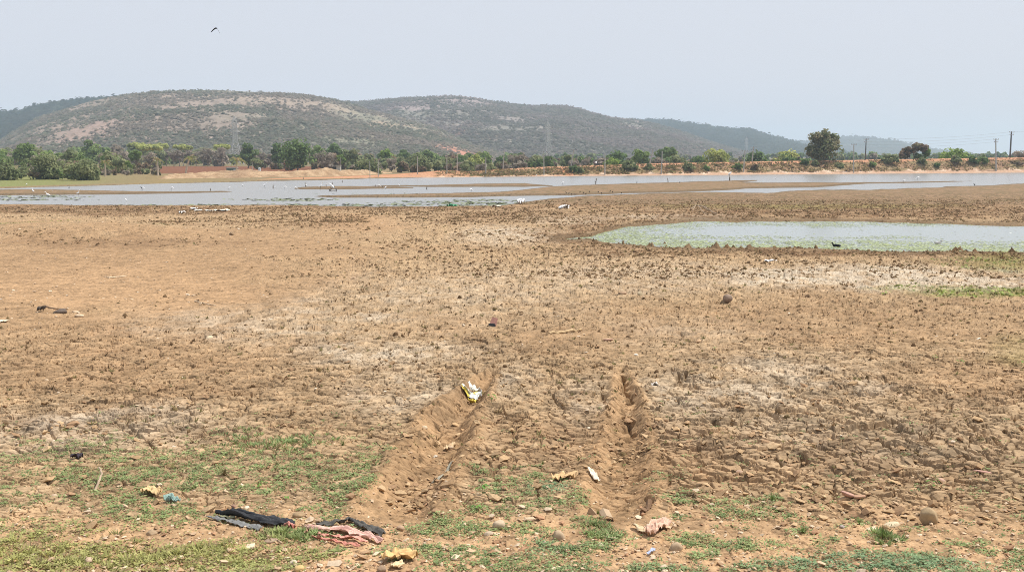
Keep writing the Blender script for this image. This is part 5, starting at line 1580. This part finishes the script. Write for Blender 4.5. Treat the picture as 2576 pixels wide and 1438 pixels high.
# tangle of twigs below the spread-winged egret
x, y = world(838, 478); x = float(x); y = float(y); s = y / FPX
mb = MB()
for a, b in (((-9, 0), (-11, 8)), ((-8, 0), (-2, 10)), ((9, 0), (3, 10)), ((9, 1), (8, 8)), ((-2, 10), (3, 10)), ((-9, 0), (-8, 5)), ((3, 10), (2, 14)), ((-9, .5), (9, .5))):
    mb.tube([(a[0] * s, 0, a[1] * s), ((a[0] + b[0]) / 2 * s + .02, .05, (a[1] + b[1]) / 2 * s), (b[0] * s, 0, b[1] * s)], .05, 5)
tag(mb.build('twig_tangle', mat_plain('grey_wood', (.22, .19, .16)), loc=(x, y, -.12), tint=False), 'tangle of bare twigs standing in shallow water under the spread-winged egret', 'dead shrub')

# ------------------------------------------------------------------ birds
WHITE = mat_plain('white_plumage', (.95, .95, .94), .8, 20, .02, .05)
BEAK = mat_plain('yellow_bill', (.55, .38, .08), .5, 10, .1, 0)
LEGS = mat_plain('black_legs', (.035, .035, .035), .6, 10, .1, 0)
DARKF = mat_plain('dark_plumage', (.022, .023, .027), 1, 10, .2, 0, .01, 0)


def egret(u, v, hpx, pose, label, face=1, group='white egrets on the lake', plum=None, onz=None, name='egret', cat='egret'):
    """a wading bird whose body, neck and head are one swept surface; face 1 looks towards +x"""
    x, y = world(u, v); x = float(x); y = float(y); z = max(float(h_at(x, y)[0]), -.14) if onz is None else onz
    h = hpx * 1.08 / FPX * y
    S = {  # side profile: (along, up, half-thickness)
        'tall': [(-.34, .40, .015), (-.26, .43, .05), (-.12, .49, .10), (.02, .54, .105), (.11, .60, .07), (.13, .68, .035), (.08, .77, .028), (.10, .87, .028), (.15, .945, .034), (.20, .95, .036), (.25, .935, .018)],
        'walk': [(-.46, .40, .015), (-.34, .46, .05), (-.16, .54, .11), (.02, .60, .11), (.13, .66, .07), (.19, .74, .035), (.16, .83, .03), (.24, .93, .03), (.32, .955, .036), (.38, .945, .036), (.43, .93, .018)],
        'hunch': [(-.36, .34, .015), (-.26, .40, .07), (-.10, .52, .15), (.04, .64, .16), (.12, .74, .12), (.17, .82, .08), (.22, .86, .065), (.28, .86, .055), (.33, .84, .02)],
        'feed': [(-.62, .66, .015), (-.5, .72, .06), (-.3, .80, .14), (-.05, .80, .15), (.14, .70, .09), (.28, .58, .05), (.42, .5, .04), (.52, .42, .045), (.58, .36, .045), (.63, .31, .02)],
        'spread': [(-.55, .25, .02), (-.45, .34, .08), (-.2, .58, .15), (0, .78, .15), (.1, .88, .1), (.16, .95, .05), (.22, 1.0, .045), (.28, 1.0, .04), (.32, .98, .02)],
    }[pose]
    P = np.array([(a * face, 0, b) for a, b, c in S]) * h; R = np.array([c for a, b, c in S]) * h
    t = np.linspace(0, len(P) - 1, 26); i_ = np.arange(len(P))
    C = np.stack([np.interp(t, i_, P[:, k]) for k in range(3)], 1); RR = np.interp(t, i_, R)
    for _ in range(2):
        C[1:-1] = .25 * C[:-2] + .5 * C[1:-1] + .25 * C[2:]
        RR[1:-1] = .25 * RR[:-2] + .5 * RR[1:-1] + .25 * RR[2:]
    r = np.random.default_rng(int(u * 3))
    pl = plum or WHITE
    o = MB().tube(C, RR, 10).build(name, pl, smooth=True, loc=(x, y, z), tint=False)
    o.rotation_euler = (0, 0, r.normal(0, .35))
    tag(o, label, cat, group)
    hd = P[-1]; dr = P[-1] - P[-3]; dr = dr / np.linalg.norm(dr)
    MB().tube([hd - dr * .02 * h, hd + dr * .05 * h + np.array([0, 0, -.004 * h]), hd + (dr + np.array([0, 0, -.25])) * .13 * h], [.018 * h, .013 * h, .003 * h], 6).build('beak', BEAK if plum is None else LEGS, o, tint=False)
    bz = {'tall': .44, 'walk': .50, 'hunch': .42, 'feed': .70, 'spread': .45}[pose]
    for q, dx in ((-1, -.05), (1, .05)):
        a = dx * (2.2 if pose in ('walk', 'feed') else 1)
        kx = face * (a * .5 - .03)
        MB().tube([(face * dx * .6 * h, q * .035 * h, bz * h), (kx * h, q * .035 * h, bz * .5 * h), (face * a * h, q * .035 * h, .0)], [.022 * h, .013 * h, .012 * h], 6).build('leg', LEGS, o, tint=False)
    if pose == 'spread':
        for q in (-1, 1):
            n = 7; s_ = np.linspace(0, 1, n)
            A = np.stack([-.05 * face - .25 * face * s_, q * (.1 + .45 * s_), .85 - .25 * s_ ** 2], 1) * h
            B = np.stack([-.30 * face - .2 * face * s_, q * (.1 + .35 * s_), .55 - .1 * s_], 1) * h
            V = np.vstack([A, B, A - (0, 0, .02 * h), B - (0, 0, .02 * h)])
            Qs = [(i, i + 1, n + i + 1, n + i) for i in range(n - 1)] + [(2 * n + i + 1, 2 * n + i, 3 * n + i, 3 * n + i + 1) for i in range(n - 1)] + [(i + 1, i, 2 * n + i, 2 * n + i + 1) for i in range(n - 1)] + [(n + i, n + i + 1, 3 * n + i + 1, 3 * n + i) for i in range(n - 1)]
            MB().add(V, Qs).build('wing', pl, o, tint=False)
    return o


for a in [(67, 467, 6, 'hunch', 'small distant egret on the green shore at the far left', 1),
          (83, 487, 15, 'tall', 'slim upright egret at the near edge of the left mud bar', -1),
          (120, 494.5, 15, 'walk', 'large egret wading before the left mud bar, body stretched', -1),
          (197, 489, 14, 'tall', 'white egret at the tip of the weedy edge of the left mud bar', 1),
          (133, 483, 4, 'hunch', 'tiny egret sitting on the left mud bar', 1),
          (359, 476.5, 9, 'feed', 'long flat-looking egret feeding behind the left mud bar', -1),
          (432, 477, 10, 'feed', 'plump egret bent down behind the left mud bar', -1),
          (317, 503.5, 9, 'hunch', 'egret nearest the near shore, floating low on the left', -1),
          (576, 476, 10, 'hunch', 'hunched egret past the thin end of the left mud bar', 1),
          (610, 467, 8, 'tall', 'distant small egret in open water, alone', -1),
          (666, 470, 13, 'walk', 'egret with neck stretched forward in mid lake', 1),
          (692, 472, 7, 'hunch', 'small hunched egret beside the single dark stake', 1),
          (716, 474, 9, 'feed', 'plump egret bent down in mid lake, between stake and mud bar', -1),
          (730, 473.5, 5, 'hunch', 'tiny egret just beside the plump bent one', 1),
          (745, 475, 8, 'feed', 'egret feeding at the very tip of the middle mud bar', 1),
          (770, 470, 7, 'hunch', 'egret sitting at the dark stake on the middle mud bar', -1),
          (806, 474, 17, 'tall', 'tall upright egret on the middle mud bar', 1),
          (821, 472, 13, 'tall', 'medium egret between the tall upright one and the spread-winged one', 1),
          (832, 475, 16, 'spread', 'largest egret, wings half spread, on the middle mud bar', -1),
          (953, 471.5, 8, 'feed', 'first of the two egrets resting on the thin bar, beside dark stubs', 1),
          (970, 473, 8, 'hunch', 'second of the two egrets resting on the thin bar, nearer', 1),
          (1004, 467.5, 8, 'tall', 'small egret standing beyond the resting pair', -1),
          (1018, 488, 7, 'tall', 'small egret at the far edge of the nearer mud bar', 1),
          (1056, 488, 6, 'tall', 'smallest egret on the nearer mud bar, by itself', 1),
          (1186, 480, 9, 'feed', 'white egret feeding before the wide mud bar, away from the others', 1),
          (1416, 463, 12, 'tall', 'egret standing between the lake and the wide mud bar, near the forked stake', 1),
          (1349, 442.5, 5, 'hunch', 'tiny egret on the far shore below the second pylon', 1),
          (1951, 449, 7, 'tall', 'single small egret in the water below the yellow-topped dome tree', 1),
          (2273, 458.5, 8, 'feed', 'nearer of the two egrets before the brown arching tree', -1),
          (2308, 452.5, 10, 'feed', 'farther of the two egrets before the brown arching tree', -1)]:
    egret(*a)
# the egret on its post
x, y = world(1835.3, 454.5); x = float(x); y = float(y); s = y / FPX; z = float(h_at(x, y)[0])
tag(MB().tube([(0, 0, -.3), (.02, 0, 5 * s), (0, 0, 9.5 * s)], [.13, .12, .11], 8).build('post', mat_plain('grey_wood', (.22, .19, .16)), loc=(x, y, z), tint=False), 'stout post in the lake with an egret on top', 'post')
egret(1835.3, 454.5, 13, 'hunch', 'white egret perched on top of a post', 1, onz=z + 9.2 * s)
# small dark waders and others
for i, u in enumerate([1424, 1431, 1438, 1459, 1468, 1474, 1483, 1505, 1513, 1535, 1541, 1563]):
    egret(u, 487.5 - i * .35 + (i % 3) * .8, 5.5, 'hunch', 'little dark wader in the row along the narrow channel', 1 if i % 2 else -1, 'dark waders along the channel', DARKF, name='wader', cat='wader')
egret(356, 473.5, 7, 'hunch', 'dark bird at the far edge of the left mud bar, near its middle', -1, 'dark birds on the lake', DARKF, name='dark_bird', cat='bird')
egret(174, 472, 5, 'hunch', 'dark bird near the green shore at the left', 1, 'dark birds on the lake', DARKF, name='dark_bird', cat='bird')
egret(2451, 468.5, 7, 'hunch', 'dark bird at the near shore, far along the lake', -1, 'dark birds on the lake', DARKF, name='dark_bird', cat='bird')


def duck(u, v, wpx, label, mat):
    x, y = world(u, v); x = float(x); y = float(y); w = wpx / FPX * y
    C = np.array([(-.5, 0, .2), (-.4, 0, .16), (-.15, 0, .12), (.1, 0, .13), (.25, 0, .2), (.3, 0, .32), (.34, 0, .4), (.4, 0, .4), (.44, 0, .38)]) * w
    o = MB().tube(C, np.array([.02, .09, .17, .17, .1, .06, .065, .06, .02]) * w, 10).build('moorhen', mat, smooth=True, loc=(x, y, PZ - .02), tint=False)
    tag(o, label, 'water bird', 'water birds on the weedy pond')
    MB().tube([(.43 * w, 0, .38 * w), (.55 * w, 0, .35 * w)], [.025 * w, .006 * w], 6).build('beak', BEAK, o, tint=False)
    return o


o = duck(2103, 612, 26, 'dark water bird swimming among the green weed', DARKF); o.rotation_euler = (0, 0, 2.6)
o = duck(2361, 606, 24, 'grey-white water bird near the far end of the weedy pond', mat_plain('grey_plumage', (.35, .34, .33), .8, 10, .4)); o.rotation_euler = (0, 0, .3)

# bird in the sky: body and two drooping wings
x, y, z = at_dist(543.6, 71.5, 80); px = 80 / FPX
bird = MB().tube(np.array([(-.2, 1.0, .02), (-.1, .6, 0), (0, 0, 0), (.05, -.5, 0), (.05, -.75, .04), (.05, -.95, 0)]) * 7 * px, np.array([.3, .9, 1.9, 1.5, 1.0, .2]) * px, 10).build('flying_bird', DARKF, smooth=True, loc=(x, y, z), tint=False)
tag(bird, 'dark bird flying with drooping wings in the open sky', 'bird')
for tip, mid, c0 in (((-13.5, 9.3), (-4.5, 0.0), 4.2), ((7.8, 12.0), (4.8, 1.6), 4.0)):
    n = 9; s_ = np.linspace(0, 1, n)
    bx = (1 - s_) ** 2 * 0 + 2 * s_ * (1 - s_) * mid[0] + s_ ** 2 * tip[0]
    bz = -(2 * s_ * (1 - s_) * mid[1] + s_ ** 2 * tip[1]) + 1.0 * (1 - s_)
    ch = c0 * (1 - .85 * s_ ** 2)
    A = np.stack([bx, -ch * .5 + .8 * s_, bz + .3], 1) * px; B = np.stack([bx, ch * .9 + 2.5 * s_, bz - .9 * ch * .4], 1) * px
    V = np.vstack([A + (0, 0, .25 * px), B, A - (0, 0, .25 * px), B - (0, 0, .2 * px)])
    Qs = [(i, i + 1, n + i + 1, n + i) for i in range(n - 1)] + [(2 * n + i + 1, 2 * n + i, 3 * n + i, 3 * n + i + 1) for i in range(n - 1)] + [(i + 1, i, 2 * n + i, 2 * n + i + 1) for i in range(n - 1)] + [(n + i, n + i + 1, 3 * n + i + 1, 3 * n + i) for i in range(n - 1)]
    MB().add(V, Qs).build('wing', DARKF, bird, tint=False)

# ------------------------------------------------------------------ rider on the embankment road
bx_, by_, bz_ = bund_at(1507, 1.1)
RZ = bz_ - .45
bk = empty('motorbike', (bx_, by_, RZ), 'dark motorbike ridden along the embankment road', 'motorbike', rz=math.pi / 2 + .35)
BLK = mat_plain('black_rubber', (.02, .02, .02), .8, 10, .2, 0); PAINT = mat_plain('dark_paint', (.03, .03, .04), .3, 10, .2, 0)
for xx in (-.62, .62):
    t = np.linspace(0, 2 * math.pi, 21)
    wh = MB().tube(np.stack([xx + .27 * np.cos(t), 0 * t, .3 + .27 * np.sin(t)], 1), .05, 8, caps=False).build('wheel', BLK, bk, tint=False)
    mb = MB()
    for a in np.arange(5) * .628:
        mb.bar((xx + .26 * math.cos(a), 0, .3 + .26 * math.sin(a)), (xx - .26 * math.cos(a), 0, .3 - .26 * math.sin(a)), .015)
    mb.build('spokes', STEEL, wh, tint=False)
MB().tube([(-.3, 0, .5), (0, 0, .45), (.25, 0, .6), (.3, 0, .75)], [.1, .16, .13, .08], 8).build('engine_frame', PAINT, bk, tint=False)
MB().tube([(-.05, 0, .82), (.2, 0, .86), (.38, 0, .82)], [.1, .16, .08], 10).build('fuel_tank', PAINT, bk, tint=False)
MB().tube([(-.75, 0, .82), (-.4, 0, .80), (-.05, 0, .80)], [.07, .11, .1], 8).build('seat', BLK, bk, tint=False)
MB().tube([(.62, .06, .3), (.42, .06, .85), (.36, 0, 1.0)], .03, 6).build('fork', STEEL, bk, tint=False)
MB().tube([(.22, -.36, 1.02), (.34, -.2, 1.06), (.38, 0, 1.02), (.34, .2, 1.06), (.22, .36, 1.02)], .02, 6).build('handlebar', STEEL, bk, tint=False)
MB().tube([(.44, 0, .88), (.55, 0, .9)], [.07, .1], 10).build('headlight', mat_plain('lamp_glass', (.6, .6, .58), .2, 5, .1, 0), bk, tint=False)


def person_rider():
    J = {'pel': (-.2, 0, .90, .15), 'bel': (-.18, 0, 1.06, .15), 'che': (-.12, 0, 1.26, .17), 'nec': (-.09, 0, 1.44, .06), 'hea': (-.06, 0, 1.53, .09), 'top': (-.06, 0, 1.65, .09),
         'sl': (-.10, .19, 1.36, .07), 'el': (.06, .27, 1.15, .05), 'wl': (.20, .33, 1.06, .035), 'sr': (-.10, -.19, 1.36, .07), 'er': (.06, -.27, 1.15, .05), 'wr': (.20, -.33, 1.06, .035),
         'kl': (.22, .18, .84, .075), 'al': (.02, .19, .42, .045), 'fl': (.18, .2, .37, .04), 'kr': (.22, -.18, .84, .075), 'ar': (.02, -.19, .42, .045), 'fr': (.18, -.2, .37, .04)}
    E = [('pel', 'bel'), ('bel', 'che'), ('che', 'nec'), ('nec', 'hea'), ('hea', 'top'), ('che', 'sl'), ('sl', 'el'), ('el', 'wl'), ('che', 'sr'), ('sr', 'er'), ('er', 'wr'),
         ('pel', 'kl'), ('kl', 'al'), ('al', 'fl'), ('pel', 'kr'), ('kr', 'ar'), ('ar', 'fr')]
    ks = list(J); me = bpy.data.meshes.new('person')
    me.from_pydata([J[k][:3] for k in ks], [(ks.index(a), ks.index(b)) for a, b in E], [])
    o = link('person', me, mat_plain('skin', (.22, .12, .08), .7, 10, .1, 0), None, (bx_, by_, RZ)); o.rotation_euler = (0, 0, math.pi / 2 + .35)
    sk = o.modifiers.new('skin', 'SKIN')
    for i, k in enumerate(ks):
        me.skin_vertices[0].data[i].radius = (J[k][3], J[k][3])
    me.skin_vertices[0].data[0].use_root = True
    o.modifiers.new('sub', 'SUBSURF').levels = 1
    tag(o, 'person in a white shirt riding the motorbike on the embankment road', 'person')
    WS = mat_plain('white_shirt', (.80, .80, .78), .85, 10, .05, .1)
    mb = MB().tube([(-.21, 0, .92), (-.19, 0, 1.06), (-.13, 0, 1.26), (-.10, 0, 1.40), (-.09, 0, 1.45)], [.20, .21, .235, .17, .08], 12)
    for q in (-1, 1):
        mb.tube([(-.10, q * .14, 1.37), (-.08, q * .22, 1.33), (.03, q * .27, 1.18)], [.10, .095, .08], 8)
    mb.build('shirt', WS, o, smooth=True, tint=False)
    mb = MB()
    for q in (-1, 1):
        mb.tube([(-.22, q * .07, .92), (.2, q * .18, .87), (.24, q * .18, .80), (.03, q * .19, .46)], [.15, .105, .095, .07], 8)
    mb.build('trousers', mat_plain('dark_trousers', (.03, .035, .05), .85, 10, .2, .1), o, smooth=True, tint=False)
    MB().tube([(-.07, 0, 1.58), (-.07, 0, 1.64), (-.07, 0, 1.71), (-.07, 0, 1.74)], [.115, .12, .09, .02], 10).build('hair', mat_plain('black_hair', (.012, .011, .01), .7, 10, .2, 0), o, smooth=True, tint=False)


person_rider()


# ------------------------------------------------------------------ single green plants
def seedling(u, v, hpx, label, n=6, col=(.13, .27, .05), kind='broad'):
    p = pt(u, v); d = math.hypot(p.x, p.y, CAMZ - p.z); h = hpx / FPX * d
    r = np.random.default_rng(int(u)); root = empty('weed_plant', p, label, 'weed')
    mb = MB()
    if kind == 'broad':
        for i in range(n):
            a = i * 2.4 + r.uniform(-.3, .3); L = h * r.uniform(.5, .9); zz = h * r.uniform(.45, .95)
            c = np.array([math.cos(a) * L * .55, math.sin(a) * L * .55, zz])
            dd = np.array([math.cos(a), math.sin(a), r.uniform(-.5, .1)]); sd = np.array([-math.sin(a), math.cos(a), 0])
            s = h * r.uniform(.26, .38)
            V = [c - dd * s * .5, c + sd * s * .42 - dd * s * .15 + (0, 0, .02 * h), c + sd * s * .35 + dd * s * .3, c + dd * s * .75 - (0, 0, .06 * h), c - sd * s * .35 + dd * s * .3, c - sd * s * .42 - dd * s * .15 + (0, 0, .02 * h)]
            mb.add(V, [(0, 1, 2, 3), (0, 3, 4, 5)], None, np.array(col) * r.uniform(.75, 1.2))
        st = MB().tube([(0, 0, -.01), (.02 * h, 0, h * .5), (0, .02 * h, h * .85)], [.025 * h, .02 * h, .012 * h], 5, (.16, .2, .07))
        for i in range(n):
            a = i * 2.4; st.bar((.01 * h, 0, h * .45), (math.cos(a) * h * .35, math.sin(a) * h * .35, h * .65), .02 * h, (.16, .2, .07))
        st.build('stem', mat_attr('mat_leaf'), root)
    else:
        for i in range(n * 6):
            a = r.uniform(0, 6.28); sp = r.uniform(.1, .9); L = h * r.uniform(.6, 1.1)
            e = np.array([math.cos(a) * sp * L, math.sin(a) * sp * L, L * (1 - .35 * sp)]); b = e * .15; b[2] = 0
            sd = np.array([-math.sin(a), math.cos(a), 0]) * h * .035
            mb.add([b - sd, b + sd, e], None, [(0, 1, 2)], np.array(col) * r.uniform(.7, 1.2))
    mb.build('leaves', mat_attr('mat_leaf'), root)


for a in [(1236, 1019, 22, 'broad-leaved weed on clods beside the left rut, below the plastic bag'),
          (1214, 1243, 30, 'broad-leaved weed between the ruts, larger one above green mats'),
          (1197, 1279, 26, 'broad-leaved weed between the ruts, lower one beside a small white scrap'),
          (650, 1222, 22, 'leafy weed in the green mats left of the left rut'),
          (720, 1262, 18, 'small two-leaved weed just left of the rut mouth'),
          (372, 1287, 22, 'two-leaved weed above the flat brown stone at lower left'),
          (2346, 1226, 24, 'bright two-leaved weed on clods above the large round stone'),
          (2352, 903, 15, 'bright green weed on mud, first of the pair far at the right'),
          (2415, 919, 16, 'bright green weed on mud, second of the pair far at the right'),
          (1797, 882, 11, 'tiny green weed on plain mud beyond the pale beige flat stone'),
          (1569, 1149, 10, 'tiny green weed growing in the right rut'),
          (2568, 930, 16, 'green weed at the frame edge beyond the clods')]:
    seedling(*a)
for a in [(1942, 1253, 24, 'dark green grass tuft standing alone above the right green mats'),
          (1505, 1242 + 30, 14, 'small dark green tuft in the mouth of the right rut'),
          (2222, 1348, 36, 'largest grass tuft, under the flat cream rock'),
          (2162, 1305, 18, 'low spreading grass tuft beside the flat cream rock'),
          (2020, 1330, 24, 'grass tuft below and left of the pinkish slabs'),
          (862, 1118, 18, 'wispy yellow-green grass tuft at the top of the left grass patch'),
          (720, 1350, 22, 'bright grass tuft in front of the torn pink cloth'),
          (565, 1196, 26, 'dark brownish tuft standing in the left green mats'),
          (1365, 1165, 14, 'small green tuft on clods between the ruts')]:
    seedling(a[0], a[1], a[2], a[3], 8, (.14, .21, .05) if 'brown' not in a[3] else (.17, .13, .06), 'tuft')


# ------------------------------------------------------------------ air, sky, sun, camera
def haze():
    mb = MB().box((0, 2800, 70), (9000, 7000, 160))
    m = bpy.data.materials.new('hazy_air'); nt, N, L = nodes(m)
    out = N.new('ShaderNodeOutputMaterial'); pv = N.new('ShaderNodeVolumePrincipled')
    pv.inputs['Color'].default_value = (.68, .85, 1, 1); pv.inputs['Density'].default_value = 2.0e-4
    pv.inputs['Anisotropy'].default_value = 0.0
    L.new(pv.outputs[0], out.inputs['Volume'])
    o = mb.build('haze', m, tint=False)
    tag(o, kind='stuff')


haze()
w = bpy.data.worlds.new('World'); SC.world = w; w.use_nodes = True
nt = w.node_tree; nt.nodes.clear()
SUN_EL, SUN_AZ = math.radians(60), math.atan2(.86, .30)
sky = nt.nodes.new('ShaderNodeTexSky'); sky.sky_type = 'NISHITA'; sky.sun_disc = False
sky.sun_elevation = SUN_EL; sky.sun_rotation = SUN_AZ; sky.dust_density = 5; sky.air_density = 1.2; sky.ozone_density = 1
mixn = nt.nodes.new('ShaderNodeMix'); mixn.data_type = 'RGBA'; mixn.inputs[0].default_value = .82
mixn.inputs[7].default_value = (7.95, 8.25, 9.2, 1)           # bright milky haze
nt.links.new(sky.outputs[0], mixn.inputs[6])
bg = nt.nodes.new('ShaderNodeBackground'); bg.inputs[1].default_value = .1
nt.links.new(mixn.outputs[2], bg.inputs[0])
wo = nt.nodes.new('ShaderNodeOutputWorld'); nt.links.new(bg.outputs[0], wo.inputs[0])

sl = bpy.data.lights.new('sun', 'SUN'); sl.energy = 5.0; sl.angle = math.radians(.6); sl.color = (1, .95, .87)
so = bpy.data.objects.new('sun', sl); COL.objects.link(so)
dvec = Vector((math.sin(SUN_AZ) * math.cos(SUN_EL), math.cos(SUN_AZ) * math.cos(SUN_EL), math.sin(SUN_EL)))
so.rotation_euler = dvec.to_track_quat('Z', 'Y').to_euler()

cd = bpy.data.cameras.new('camera'); cd.sensor_width = 36; cd.lens = 36 * FPX / 2576; cd.clip_start = .2; cd.clip_end = 30000
co = bpy.data.objects.new('camera', cd); COL.objects.link(co)
co.location = (0, 0, CAMZ); co.rotation_euler = (math.pi / 2 - PITCH, 0, 0)
SC.camera = co

SC.render.engine = 'CYCLES'
SC.cycles.use_denoising = True
SC.cycles.denoiser = 'OPENIMAGEDENOISE'
SC.cycles.denoising_prefilter = 'NONE'
SC.cycles.filter_width = .95
SC.cycles.max_bounces = 6; SC.cycles.volume_bounces = 1; SC.cycles.transparent_max_bounces = 4
SC.cycles.diffuse_bounces = 3; SC.cycles.glossy_bounces = 2
SC.view_settings.view_transform = 'Standard'; SC.view_settings.look = 'None'
SC.view_settings.exposure = 0; SC.view_settings.gamma = 1
